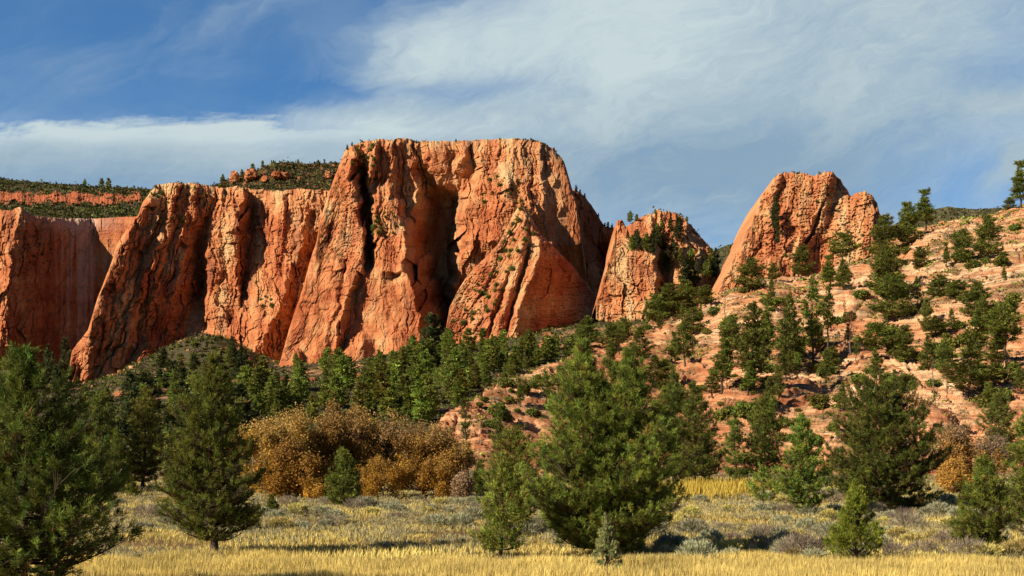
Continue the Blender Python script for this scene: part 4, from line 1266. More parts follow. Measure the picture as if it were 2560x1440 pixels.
# u, top row, foot row, half width, prototype, label
SLOPE = [
    (2315, 480, 574, 26, 0, 'tall dark pine standing highest on the skyline left of the far brown ridge'),
    (2268, 514, 616, 32, 3, 'round-topped pine on the skyline just left of the tallest skyline pine'),
    (2216, 545, 662, 36, 3, 'dense dark pine touching the right side of the butte'),
    (2222, 625, 752, 42, 3, 'dark pine in the middle of the vertical clump beside the butte'),
    (2238, 690, 806, 48, 3, 'lowest and widest pine of the vertical clump beside the butte'),
    (2206, 640, 722, 28, 0, 'narrow pine on the left of the vertical clump beside the butte'),
    (2105, 592, 668, 34, 2, 'flat-crowned pine with a bare trunk in front of the butte base'),
    (2007, 618, 686, 28, 3, 'round green pine at the mouth of the butte gully'),
    (1880, 650, 728, 33, 3, 'round bushy pine at the left foot of the butte'),
    (1932, 660, 704, 16, 3, 'little round pine between two bushy pines under the butte'),
    (2075, 642, 720, 20, 0, 'thin pine below the flat-crowned pine'),
    (2108, 650, 728, 18, 1, 'narrow pine just right of the thin pine below the flat-crowned one'),
    (2410, 578, 660, 27, 3, 'rounded pine on the green upper slope right of the skyline pines'),
    (2472, 546, 650, 32, 3, 'big dark pine on the green upper slope near the right edge'),
    (2440, 710, 795, 36, 3, 'bushy pine above the reddish overhang at the right'),
    (1975, 742, 934, 27, 1, 'tall straight pine with a long bare trunk in mid slope'),
    (1922, 752, 904, 23, 0, 'thin tall pine left of the straight mid-slope pine'),
    (1884, 764, 972, 34, 1, 'tall full pine at the left of the mid-slope row'),
    (2030, 706, 924, 30, 4, 'tall sparse pine with a leaning foot in mid slope'),
    (2070, 722, 885, 25, 4, 'open thin-crowned pine beside the dead reddish pine'),
    (1833, 792, 886, 22, 3, 'short pine right of the bare dead trunk'),
    (1606, 822, 922, 28, 5, 'open pine on the left crest of the slickrock'),
    (1714, 806, 914, 26, 5, 'spindly pine in mid slope left of the bare dead trunk'),
    (1735, 772, 838, 35, 3, 'wide bushy pine on the crest below the rock dome'),
    (1805, 828, 980, 31, 0, 'tall ragged pine below the bare dead trunk'),
    (1630, 890, 974, 24, 5, 'small open pine above the tall dark ragged pine'),
    (2262, 818, 904, 33, 3, 'round pine below the vertical clump, right side'),
    (2188, 815, 914, 38, 2, 'layered pine with a dark trunk below the vertical clump, left side'),
    (2080, 868, 922, 21, 3, 'small bushy pine at the foot of the dead reddish pine'),
    (2338, 790, 854, 24, 1, 'blue-green small pine on the red ledge at the right'),
    (2443, 782, 938, 36, 4, 'tall bare-limbed pine right of the blue-green small pine'),
    (2516, 768, 905, 52, 2, 'spreading pine with crooked trunks at the right edge'),
    (2415, 866, 1004, 50, 5, 'wide-limbed pine above the layered rock knob'),
    (1965, 888, 958, 20, 5, 'small pine at the foot of the straight mid-slope pine'),
    (2552, 410, 522, 24, 0, 'pine high on the skyline at the very right edge'),
    (2526, 494, 524, 15, 3, 'small round pine beside the skyline pine at the very right edge'),
    (1670, 716, 792, 40, 3, 'broad bushy pine under the right side of the rock dome'),
    (1640, 742, 806, 30, 3, 'bushy pine at the left of the clump under the rock dome'),
    (1708, 706, 778, 34, 3, 'upper bushy pine of the clump under the rock dome'),
    (1762, 716, 764, 26, 3, 'dark bushy pine in the notch between dome and butte'),
    (1468, 792, 872, 25, 1, 'pointed pine rising above the forest at the foot of the rock pyramid'),
    (1522, 812, 880, 28, 5, 'open pine on the left end of the slickrock crest'),
    (1560, 800, 852, 26, 3, 'bushy pine on the crest right of the rock pyramid'),
    (1782, 936, 1002, 24, 5, 'small open pine low on the slope above the full conical pine'),
    (1870, 905, 985, 22, 0, 'thin pine leaning over the pale ledge'),
    (1660, 900, 960, 22, 3, 'small bushy pine in mid slope above the tall dark ragged pine'),
    (2040, 800, 880, 26, 3, 'dense pine in the gap between the two tall sparse pines'),
    (1990, 828, 930, 22, 4, 'scrawny pine right beside the straight mid-slope pine'),
    (2495, 842, 908, 30, 3, 'dark shrubby pine behind the spreading edge pine'),
    (1345, 940, 992, 16, 2, 'little flat-topped pine on the lower left slickrock'),
    (1310, 955, 1000, 15, 2, 'smallest flat-topped pine at the left tip of the slickrock'),
    (1395, 915, 975, 18, 5, 'small open pine on the slickrock left of the two-topped pine'),
    (2300, 620, 668, 22, 3, 'small dark pine on the green slope below the skyline pines'),
    (2350, 690, 744, 34, 3, 'low grey-green spreading pine on the right slope'),
    (2395, 702, 748, 30, 3, 'second low grey-green spreading pine, right of the first on the right slope'),
]
for (u, vt, vb, hw, pi, lab) in SLOPE:
    X, Y, Z = hit(u, vb)
    if Y > 440:
        Y = float(np.interp(u, RU, RY)) - 2; X = (u - UC) / F * Y; Z = float(hill(np.array([X]), np.array([Y]))[0][0])
    H = (CZ + (VH - vt) / F * Y - Z); R = hw * (1.45 if pi in (0, 1, 4, 5) else 1.15) / F * Y
    ms, r0 = SLOPE_PROTO[pi]
    plant('pine_tree', ms, (X, Y, Z - 0.15), float(g.uniform(0, 6.28)), (R / r0, R / r0, H / 10.0), lab, 'pine tree', 'pines on the slickrock slope')



def inside(poly, u, v):
    c = False; j = len(poly) - 1
    for i in range(len(poly)):
        (x0, y0), (x1, y1) = poly[i], poly[j]
        if (y0 > v) != (y1 > v) and u < (x1 - x0) * (v - y0) / (y1 - y0) + x0:
            c = not c
        j = i
    return c


def scatter(poly, n, dmin, gg, aspect=1.6):
    us = [p[0] for p in poly]; vs_ = [p[1] for p in poly]
    out = []
    for _ in range(n * 60):
        u = gg.uniform(min(us), max(us)); v = gg.uniform(min(vs_), max(vs_))
        if inside(poly, u, v) and all(abs(u - a) + abs(v - b) * aspect > dmin for a, b in out):
            out.append((u, v))
            if len(out) >= n: break
    return out


# small bushy pines and broad shrubs between the named pines
HILL_SHRUB = [make_mesh('hill_shrub_%d' % i, *(lambda t: (t[0], t[1], M_NEEDLE, t[2], False))(clump(620 + i, 1.0, 1.3, 110, 9, 0.30, (GREEN * 0.85, OLIVE * 0.9, DGREEN * 1.1, GREEN * 0.7)[i]))) for i in range(4)]
gh = np.random.default_rng(83)
hill_poly = [(1230, 985), (1400, 905), (1500, 850), (1700, 800), (1900, 715), (2150, 670), (2300, 585), (2560, 535), (2560, 1050), (2250, 1010), (1900, 1080), (1700, 1080), (1400, 1060), (1230, 1060)]
for (u, v) in scatter(hill_poly, 150, 26, gh, 1.6):
    X, Y, Z = hit(u, v)
    if Y > 430 or Z < 6: continue
    s = float(gh.uniform(0.6, 1.7))
    plant('bush', HILL_SHRUB[int(gh.integers(0, 4))], (X, Y, Z - 0.15), float(gh.uniform(0, 6.28)), (s, s, s * float(gh.uniform(0.7, 1.1))), 'rounded green bush between the ledges of the slickrock hill', 'bush', 'bushes on the slickrock hill')
for (u, v) in scatter([(1190, 1010), (1330, 960), (1500, 960), (1900, 1010), (2250, 1020), (2250, 1130), (1900, 1160), (1200, 1120)], 60, 30, gh, 1.6):
    X, Y, Z = hit(u, v)
    s = float(gh.uniform(0.4, 1.1))
    plant('bush', HILL_SHRUB[int(gh.integers(0, 4))], (X, Y, Z - 0.1), float(gh.uniform(0, 6.28)), (s, s, s * float(gh.uniform(0.7, 1.1))), 'small green bush on the bare lower ledges of the slickrock hill', 'bush', 'bushes on the lower slickrock ledges')
for (u, v) in scatter([(390, 905), (440, 860), (500, 820), (560, 850), (620, 910), (660, 960), (560, 975), (420, 975), (330, 985)], 90, 11, gh, 1.3):
    X, Y, Z = hit(u, v, 'valley')
    s = float(gh.uniform(1.6, 3.4))
    plant('bush', HILL_SHRUB[int(gh.integers(0, 4))], (X, Y, Z - 0.3), float(gh.uniform(0, 6.28)), (s, s, s * float(gh.uniform(0.6, 0.9))), 'dark bush on the rounded brushy mound under the left cliff wall', 'bush', 'bushes on the mound under the left cliff')
for (u, v) in scatter(hill_poly, 46, 60, gh, 1.4):
    X, Y, Z = hit(u, v)
    if Y > 430 or Z < 6: continue
    ms, r0 = SLOPE_PROTO[int(gh.integers(0, 6))]
    H = float(gh.uniform(3.0, 6.0)); R = H * float(gh.uniform(0.2, 0.32))
    plant('pine_sapling', ms, (X, Y, Z - 0.15), float(gh.uniform(0, 6.28)), (R / r0, R / r0, H / 10.0), 'young pine scattered on the slickrock hill among taller pines', 'sapling', 'young pines on the slickrock hill')


# dead trees
def dead_tree(seed, u, vt, vb, lab, red=False, branches=9):
    gg = np.random.default_rng(seed)
    X, Y, Z = hit(u, vb)
    H = CZ + (VH - vt) / F * Y - Z
    zs = np.linspace(-0.2, H, 9)
    b = np.cumsum(gg.normal(0, 0.008 * H, (9, 2)), 0); b -= b[0]
    tp = np.column_stack([b, zs])
    tr = make_mesh('snag_trunk', *tubes([(tp, 0.017 * H * (1 - 0.85 * np.linspace(0, 1, 9)))], 5), M_DEAD)
    br = []
    for i in range(branches):
        h = gg.uniform(0.3, 0.95); az = gg.uniform(0, 6.28); L = H * 0.16 * (1.1 - h) * gg.uniform(0.6, 1.4)
        p = np.array([np.interp(h * H, zs, tp[:, k]) for k in range(3)])
        q = p + np.array([math.cos(az), math.sin(az), gg.uniform(-0.1, 0.5)]) * L
        br.append((np.stack([p, (p + q) / 2 + [0, 0, -0.04 * L], q]), np.array([0.06, 0.04, 0.015])))
    root = plant('dead_tree', (tr,), (X, Y, Z), 0, 1, lab, 'dead tree')
    link('limbs', make_mesh('snag_limbs', *tubes(br, 3), M_DEAD), root)
    if red:
        C = np.concatenate([p[1:] for p, _ in br for _k in range(4)]) + gg.normal(0, 0.35, (len(br) * 8, 3))
        lf = sprays(gg, C, np.tile([[0, 0, -0.3]], (len(C), 1)), np.full(len(C), 0.5), 5, 0.07, 0.8, np.tile([[0.16, 0.06, 0.03]], (len(C), 1)))
        link('crown', make_mesh('snag_crown', lf[0], lf[1], M_NEEDLE, lf[2], False), root)


dead_tree(301, 1813, 704, 804, 'bare grey dead trunk standing on the slope left of the tall full pine')
dead_tree(302, 2127, 770, 888, 'dead reddish pine with brown needles below the layered dome', True, 16)
dead_tree(303, 2336, 888, 1008, 'thin bare dead trunk above the layered rock knob')

# ------------------------------------------------------------------ forest pines
FAR_PROTO = []
for i in range(6):
    pf = ('cone', 'bush', 'cone', 'bush', 'column', 'cone')[i]
    r0 = {'cone': 2.0, 'bush': 2.5, 'column': 1.7}[pf]
    tub, lf, lim = pine(400 + i, 10.0, r0, clear=0.12, whorls=11, per=5, tuft=0.95, k=6, w=0.30, base=(GREEN * 1.05, DGREEN * 1.45, OLIVE * 1.0, GREEN * 1.1, DGREEN * 1.3, GREEN * 1.2)[i], prof=pf, bvis=0, spread=0.8, dens=1.0, irregular=0.35, trunk_r=0.14)
    FAR_PROTO.append((whole_mesh('forest_pine_%d' % i, tub, lf, lim, M_NEEDLE), r0))
DARK_PROTO = []
for i in range(3):
    pf = ('cone', 'cone', 'bush')[i]
    r0 = {'cone': 1.9, 'bush': 2.3}[pf]
    tub, lf, lim = pine(430 + i, 10.0, r0, clear=0.06, whorls=11, per=5, tuft=0.95, k=6, w=0.30, base=BLUEG * 0.75, prof=pf, bvis=0, spread=0.8, dens=1.0, irregular=0.25, trunk_r=0.14)
    DARK_PROTO.append((whole_mesh('dark_fir_%d' % i, tub, lf, lim, M_NEEDLE), r0))


def forest(poly, n, dmin, h, protos, lab, group, seed, hw=0.30, cat='pine tree', surf='valley', name='pine_tree', var=0.3):
    gg = np.random.default_rng(seed)
    for (u, v) in scatter(poly, n, dmin, gg):
        X, Y, Z = hit(u, v, surf) if not isinstance(surf, tuple) else (0, 0, 0)
        if isinstance(surf, tuple):
            X, Y, Z = on_cliff(surf[0], u, v); Y += surf[1]
        hpx = np.interp(v, h[0], h[1]) * gg.uniform(1 - var, 1 + var)
        H = hpx / F * Y
        me, r0 = protos[int(gg.integers(0, len(protos)))]
        R = H * hw * gg.uniform(0.8, 1.25)
        plant(name, me, (X, Y, Z - 0.02 * H), float(gg.uniform(0, 6.28)), (R / r0, R / r0, H / 10), lab, cat, group)


forest([(880, 950), (1000, 915), (1060, 890), (1130, 880), (1240, 880), (1370, 872), (1470, 868), (1500, 880), (1400, 905), (1300, 945), (1210, 990), (1150, 1010), (960, 985)], 84, 16, ([860, 1010], [40, 58]), FAR_PROTO, 'sunlit green pine in the dense forest below the mesa and pyramid', 'pines of the forest band below the mesa', 501, var=0.45)
forest([(600, 1000), (690, 965), (880, 955), (960, 985), (1150, 1010), (1130, 1075), (1040, 1065), (900, 1050), (640, 1070)], 46, 23, ([950, 1070], [60, 84]), FAR_PROTO, 'green pine at the forest edge just above the golden oaks', 'pines behind the golden oaks', 502, var=0.4)
forest([(190, 1020), (420, 1000), (480, 1030), (560, 1060), (640, 1075), (620, 1120), (380, 1120), (200, 1100)], 24, 26, ([1000, 1120], [70, 100]), FAR_PROTO[:2] + DARK_PROTO, 'shaded pine in the woods behind the left meadow pines', 'pines behind the left meadow pines', 503, surf='valley')
forest([(10, 905), (220, 890), (225, 960), (170, 990), (10, 960)], 22, 18, ([890, 990], [62, 66]), DARK_PROTO, 'dark fir in the shade at the foot of the streaked cliff face', 'firs below the streaked cliff face', 504, 0.2, 'fir tree', name='fir_tree')
forest([(530, 880), (600, 870), (640, 925), (690, 950), (640, 965), (560, 930)], 10, 16, ([870, 960], [50, 50]), DARK_PROTO, 'dark fir on the brushy talus below the left cliff wall', 'firs on the talus', 505, 0.2, 'fir tree', name='fir_tree')
forest([(1060, 835), (1105, 825), (1105, 880), (1055, 885)], 9, 12, ([830, 885], [60, 66]), DARK_PROTO, 'dark fir in the shaded gully of the mesa alcove', 'firs in the mesa gully', 506, 0.18, 'fir tree', name='fir_tree')
forest([(740, 925), (860, 905), (870, 940), (740, 955)], 6, 22, ([900, 950], [46, 46]), FAR_PROTO, 'pine among the boulders at the base of the main buttress', 'pines at the buttress base', 507)
X, Y, Z = hit(1074, 886, 'valley')
plant('fir_tree', DARK_PROTO[0][0], (X, Y, Z), 0.4, (26 / F * Y / 1.9, 26 / F * Y / 1.9, 92 / F * Y / 10), 'tallest pointed fir standing at the mouth of the mesa gully', 'fir tree')

forest([(330, 985), (400, 905), (470, 850), (540, 845), (600, 890), (620, 940), (520, 985), (400, 1000)], 30, 17, ([850, 1000], [22, 40]), DARK_PROTO + FAR_PROTO[1:2], 'small dark tree on the brushy mound under the left cliff wall', 'trees on the mound under the left cliff', 508, 0.34, var=0.4)
# trees on the rims, the dome and the cleft
forest([(1560, 600), (1600, 585), (1660, 560), (1700, 580), (1690, 650), (1640, 640), (1580, 630)], 20, 14, ([560, 650], [26, 34]), DARK_PROTO + FAR_PROTO[:2], 'dark pine growing on ledges of the rock dome', 'pines on the rock dome', 511, 0.26, surf=('rock_dome', -2))
forest([(1655, 660), (1790, 650), (1800, 700), (1700, 720), (1650, 710)], 16, 16, ([650, 720], [34, 40]), FAR_PROTO[:3] + DARK_PROTO[:1], 'pine on the broken lower right flank of the rock dome', 'pines on the dome flank', 512, 0.26, surf=('rock_dome', -3))
for i, (u, v, h, lab) in enumerate([(1576, 553, 26, 'lone pine on the left shoulder of the rock dome skyline'), (1592, 550, 17, 'second, lower pine on the left shoulder of the rock dome'), (1639, 532, 12, 'tiny tree on the rock dome summit'), (1668, 533, 10, 'tiniest tree right of the rock dome summit'), (1718, 551, 13, 'small tree on the right shoulder of the rock dome'), (1700, 547, 10, 'shrubby tree left of the right dome shoulder')]):
    X, Y, Z = on_cliff('rock_dome', u, v + 3); Z = CZ + (VH - v) / F * Y
    me, r0 = FAR_PROTO[(1, 3, 1, 4, 1, 3)[i]]
    H = h / F * Y
    plant('pine_tree', me, (X, Y + 2, Z - 0.6), i * 1.3, (H * 0.3 / r0, H * 0.3 / r0, H / 10), lab, 'pine tree')
for i, (u, v, h) in enumerate([(1938, 545, 44), (1941, 585, 46), (1934, 565, 40), (1943, 615, 36)]):
    X, Y, Z = on_cliff('butte', u, v)
    me, r0 = DARK_PROTO[i % 3]
    H = h / F * Y
    plant('fir_tree', me, (X - 1, Y - 5, Z), i * 2.0, (H * 0.2 / r0, H * 0.2 / r0, H / 10), 'dark narrow fir wedged in the vertical cleft of the butte', 'fir tree', 'firs in the butte cleft')


def rim(key, items, protos, lab, group, back=6.0):
    for i, (u, h) in enumerate(items):
        us_, vt_, vb_, D, dep = CLIFFS[key]
        v = float(np.interp(u, us_, vt_))
        X, Y, Z = on_cliff(key, u, v + 1)
        Y += back; X = (u - UC) / F * Y
        me, r0 = protos[i % len(protos)]
        H = h / F * Y
        plant('tree', me, (X, Y, Z - 0.03 * H), i * 1.7, (H * 0.3 / r0, H * 0.3 / r0, H / 10), lab, 'tree', group)


rim('hilltop', [(557, 25), (583, 14), (604, 16), (632, 22), (657, 20), (684, 12), (745, 14), (795, 13), (812, 11), (828, 9), (838, 8)], FAR_PROTO, 'small dark tree silhouetted on the brushy hilltop above the left cliff wall', 'trees on the hilltop skyline')
rim('plateau', [(212, 20), (254, 24), (270, 26), (318, 9), (140, 8), (60, 7), (30, 8), (345, 9)], FAR_PROTO, 'tiny dark tree silhouetted on the far plateau skyline', 'trees on the far plateau skyline')
rim('mesa', [(868, 12), (880, 10), (1140, 9), (1250, 6), (1308, 7), (1385, 8)], DARK_PROTO + FAR_PROTO[1:2], 'tiny tree on the flat rim of the mesa', 'trees on the mesa rim', 3.0)
rim('cliff_spur', [(1440, 14), (1450, 11), (1462, 10), (1496, 9), (1512, 10), (1520, 14), (1530, 12), (1542, 10)], DARK_PROTO, 'dark pointed tree on the crest of the shaded spur behind the mesa', 'trees on the shaded spur', 2.0)

# ------------------------------------------------------------------ shrubs on the cliffs
SHRUB = [make_mesh('cliff_shrub_%d' % i, *[q for q in (lambda t: (t[0], t[1], M_NEEDLE, t[2], False))(clump(600 + i, 1.0, 1.5, 40, 6, 0.55, DGREEN * 0.95))]) for i in range(3)]
gg = np.random.default_rng(611)


def cliff_shrubs(key, poly, n, dmin, size, lab, group, off=-0.6):
    for (u, v) in scatter(poly, n, dmin, gg, 1.0):
        X, Y, Z = on_cliff(key, u, v)
        s = size * 0.62 * gg.uniform(0.5, 1.7)
        plant('shrub', SHRUB[int(gg.integers(0, 3))], (X, Y + off, Z - 0.3 * s), float(gg.uniform(0, 6)), s, lab, 'shrub', group)


cliff_shrubs('mesa', [(880, 365), (930, 360), (960, 440), (915, 470), (880, 420)], 26, 9, 1.9, 'dark shrub on the broken upper left corner of the mesa', 'shrubs on the mesa corner')
cliff_shrubs('mesa', [(905, 500), (925, 480), (960, 580), (930, 640), (905, 620)], 22, 8, 1.8, 'dark shrub in the cleft behind the pitted buttress', 'shrubs in the mesa cleft')
cliff_shrubs('mesa', [(945, 500), (985, 480), (1010, 560), (1000, 600), (930, 560)], 14, 10, 1.4, 'small shrub on the tower top beside the mesa cleft', 'shrubs on the tower')
cliff_shrubs('mesa', [(1215, 440), (1290, 430), (1350, 560), (1300, 560), (1250, 470), (1170, 560)], 26, 11, 1.6, 'small shrub on the ledges of the mesa right buttress', 'shrubs on the right buttress')
cliff_shrubs('rock_pyramid', [(1300, 520), (1350, 570), (1300, 640), (1240, 760), (1150, 860), (1125, 800), (1200, 680)], 44, 13, 1.8, 'green shrub on the lit left face of the rock pyramid', 'shrubs on the rock pyramid')
cliff_shrubs('cliff_wall', [(380, 470), (480, 460), (520, 480), (450, 580), (370, 560)], 34, 11, 1.5, 'dark shrub on the broken top of the leaning buttress', 'shrubs on the leaning buttress')
cliff_shrubs('cliff_wall', [(650, 740), (710, 720), (690, 770), (650, 790)], 8, 11, 1.7, 'shrub on the slab between the left cliff wall and the main buttress', 'shrubs on the slab')
cliff_shrubs('cliff_face', [(30, 580), (150, 600), (160, 680), (30, 700)], 14, 14, 1.7, 'dark shrub on the streaked far cliff face', 'shrubs on the far cliff face')
cliff_shrubs('butte', [(1850, 640), (1930, 480), (2060, 450), (2150, 500), (2180, 600), (2050, 660)], 30, 20, 0.8, 'small shrub dotting the face of the right butte', 'shrubs on the butte')

# boulders at the base of the main buttress and on the hilltop
def boulder(seed, u, v, w, h, key_or_surf, lab, back=0.0):
    gb = np.random.default_rng(seed)
    if key_or_surf == 'valley':
        X, Y, Z = hit(u, v, 'valley')
    else:
        X, Y, Z = on_cliff(key_or_surf, u, v)
    Y += back; X = (u - UC) / F * Y; Z = CZ + (VH - v) / F * Y
    th, ph = np.meshgrid(np.linspace(0, 2 * np.pi, 37), np.linspace(0.02, np.pi - 0.02, 22))
    n = np.stack([np.cos(th) * np.sin(ph), np.sin(th) * np.sin(ph), np.cos(ph)], -1)
    n = np.sign(n) * np.abs(n) ** 0.8
    f = facets(th * 1.4 + seed, ph * 2.2, seed, 0.30, 0.5, 0.4)[0]
    f[:, -1] = f[:, 0]
    r = 1 + f * 0.8 + fbm(n[..., 0] * 3, n[..., 2] * 3 + n[..., 1], seed, 3) * 0.3
    W = w / F * Y; Hh = h / F * Y
    P = n * r[..., None] * np.array([W / 2, W / 2, Hh / 2])
    P[..., 2] += Hh * 0.35
    c = rock_color(u + P[..., 0] * F / Y, v - P[..., 2] * F / Y, 0, seed, 0.2, 0.16)
    o = link('boulder', make_mesh('boulder', P.reshape(-1, 3), grid_faces(*th.shape), M_CLIFF, c.reshape(-1, 3), False))
    o.location = (X, Y, Z)
    tag(o, lab, 'boulder')


for a in [(651, 742, 925, 26, 56, 'mesa', 'knobby upright boulder at the left base of the main buttress', -6), (652, 764, 938, 36, 34, 'mesa', 'low dark boulder right of the knobby upright boulder', -10), (653, 806, 930, 46, 52, 'mesa', 'tallest block of the boulder row below the main buttress', -8), (654, 840, 936, 34, 36, 'mesa', 'broken boulder between the boulder row and the lobed rock foot', -6),
          (655, 586, 455, 22, 30, 'hilltop', 'upright red boulder at the left end of the hilltop', -4), (656, 628, 448, 32, 28, 'hilltop', 'squat red boulder on the hilltop behind the left cliff wall', -4), (657, 692, 444, 24, 18, 'hilltop', 'low red boulder in the middle of the hilltop', -6), (658, 714, 446, 22, 16, 'hilltop', 'second low red boulder right of the middle of the hilltop', -6), (659, 822, 443, 18, 16, 'hilltop', 'small red boulder next to the mesa shoulder on the hilltop', -6)]:
    boulder(*a)

gb_ = np.random.default_rng(670)
for i, (u, v) in enumerate([(706, 952), (724, 958), (752, 956), (782, 955), (822, 952), (868, 950), (900, 945), (930, 938), (968, 930), (1010, 915), (1040, 902), (640, 918), (620, 905), (600, 880), (215, 1006), (240, 1000), (262, 995), (300, 992), (330, 985), (360, 958), (610, 992), (638, 986), (1130, 888), (1170, 892), (1230, 890), (1290, 882), (1360, 872), (1440, 858)]):
    w = float(gb_.uniform(9, 22)) * (1.4 if v > 980 and u > 600 else 1)
    boulder(680 + i, u, v, w, w * float(gb_.uniform(0.6, 1.0)), 'valley', 'fallen sandstone boulder lying at the foot of the cliffs')
    bpy.context.scene.collection.objects[-1]['group'] = 'fallen boulders at the cliff foot'


# ------------------------------------------------------------------ ground cover
def join_sprays(parts):
    V = np.concatenate([p[0] for p in parts]); c = np.concatenate([p[2] for p in parts])
    n = len(V) // 4
    return V, np.arange(n * 4).reshape(-1, 4), c


gg = np.random.default_rng(900)


def meadow_points(n, y0, y1, power=1.0, margin=0.22):
    n = int(n * 1.24)
    Y = y0 + (y1 - y0) * gg.random(n) ** power
    X = (gg.random(n) - 0.5) * (2560 / F) * Y * (1 + 2 * margin)
    return X, Y, valley(X, Y)


def ok_here(X, Y, thr, seed):
    return fbm(X / 6.0, Y / 9.0, seed, 3) > thr


# straw grass: tall at the front, patchy behind
X, Y, Z = meadow_points(62000, 40, 60, 0.8)
tall = 0.44 + 0.38 * fbm(X / 4, Y / 2.5, 901, 3)
keep = (Y < 55 + perlin(X / 9, Y * 0, 902) * 5)
X, Y, Z, tall = X[keep], Y[keep], Z[keep], tall[keep].clip(0.2, 0.8)
C = np.stack([X, Y, Z - 0.02], 1)
cols = np.array([0.66, 0.50, 0.17]) * (1 + gg.normal(0, 0.22, (len(C), 1))).clip(0.4, 1.7)
cols *= (1 + 0.35 * perlin(X / 4, Y / 4, 903))[:, None]
p1 = sprays(gg, C, np.tile([[0.10, 0.0, 1.0]], (len(C), 1)), tall, 3, 0.016, 0.16, cols)
X, Y, Z = meadow_points(90000, 54, 150, 0.9)
keep = fbm(X / 6.0, Y / 9.0, 904, 3) > -0.40 + 0.26 * sstep(62, 84, Y)
X, Y, Z = X[keep], Y[keep], Z[keep]
C = np.stack([X, Y, Z - 0.02], 1)
cols = np.array([0.68, 0.53, 0.18]) * (1 + gg.normal(0, 0.25, (len(C), 1))).clip(0.4, 1.7)
cols *= (1 + 0.4 * perlin(X / 6, Y / 9, 905))[:, None]
p2 = sprays(gg, C, np.tile([[0.12, 0.0, 1.0]], (len(C), 1)), np.full(len(C), 0.42) * (0.8 + 0.5 * perlin(X / 8, Y / 8, 906)).clip(0.4, 1.4), 3, 0.034, 0.26, cols.clip(0.02, 1))
# ochre strip before the conical pine
us = gg.normal(1775, 62, 3400); Yb = gg.normal(122, 4.5, 3400)
Xb = (us - UC) / F * Yb
C = np.stack([Xb, Yb, valley(Xb, Yb)], 1)
p3 = sprays(gg, C, np.tile([[0.1, 0, 1.0]], (len(C), 1)), gg.uniform(0.45, 1.35, len(C)) * (1 + 0.4 * perlin(Xb / 2.5, Yb / 4, 907)), 4, 0.05, 0.24, np.array([0.56, 0.40, 0.075]) * (1 + gg.normal(0, 0.2, (len(C), 1))).clip(0.4, 1.6))
V, Fq, c = join_sprays([p1, p2, p3])
grass = link('grass', make_mesh('grass', V, Fq, M_GRASS, c, False))
tag(grass, 'tall dry straw-coloured meadow grass', 'grass', kind='stuff')

# low sage and scrub that no one could count
parts = []
X, Y, Z = meadow_points(17000, 54, 165, 0.8)
keep = fbm(X / 6.0, Y / 9.0, 910, 3) > 0.05 - 0.35 * sstep(60, 84, Y)
X, Y, Z = X[keep], Y[keep], Z[keep]
r = gg.uniform(0.15, 0.42, len(X))
for j in range(5):
    C = np.stack([X + gg.normal(0, 1, len(X)) * r * 0.6, Y + gg.normal(0, 1, len(X)) * r * 0.6, Z + gg.uniform(0, 0.25, len(X)) * r * 2], 1)
    t = gg.random((len(X), 1)); base = np.array([0.46, 0.43, 0.24]) * (t < 0.55) + np.array([0.30, 0.26, 0.16]) * ((t >= 0.55) & (t < 0.8)) + np.array([0.58, 0.50, 0.18]) * (t >= 0.8)
    parts.append(sprays(gg, C, np.tile([[0, 0, 1.0]], (len(C), 1)), np.full(len(C), 0.34), 7, 0.035, 0.6, (base * (1 + gg.normal(0, 0.2, t.shape))).clip(0.02, 1)))
V, Fq, c = join_sprays(parts)
sage = link('sagebrush_cover', make_mesh('sagebrush_cover', V, Fq, M_SAGE, c, False))
tag(sage, 'low grey-green sage cover spread between the meadow grass', 'sagebrush', kind='stuff')


# scrub over the valley, the hill and the uplands
def terrain_points(n, seed, y0, y1, u0, u1, which, dens):
    """random terrain points, roughly even in the view"""
    r_ = np.random.default_rng(seed)
    Y = np.exp(r_.uniform(math.log(y0), math.log(y1), n)); u = r_.uniform(u0, u1, n)
    X = (u - UC) / F * Y
    z = hill(X, Y)[0] if which == 'hill' else valley(X, Y)
    other = valley(X, Y) if which == 'hill' else hill(X, Y)[0]
    keep = (z > other) & dens(X, Y, u, r_)
    return np.stack([X, Y, z], 1)[keep]


def scrub_pts(P, size, k, base, var=0.35, flat=0.45):
    n = len(P)
    s = (size * gg.lognormal(0, 0.4, n).clip(0.4, 1.9))[:, None]
    v = gg.normal(0, 1, (n, k, 3)) * np.array([1, 1, flat]) * s[:, None] * 0.55
    v[..., 2] = np.abs(v[..., 2])
    C = P[:, None] + v
    a = unit(gg.normal(0, 1, (n, k, 3))); b = unit(np.cross(a, gg.normal(0, 1, (n, k, 3))))
    q = (s * 0.27)[:, None] * gg.uniform(0.6, 1.3, (n, k, 1))
    V = np.stack([C - a * q, C - b * q * 0.8, C + a * q, C + b * q * 0.8], 2).reshape(-1, 3)
    cols = base[gg.integers(0, len(base), n)] * (1 + gg.normal(0, var, (n, 1))).clip(0.4, 1.8)
    return V, None, np.repeat(cols, k * 4, 0)


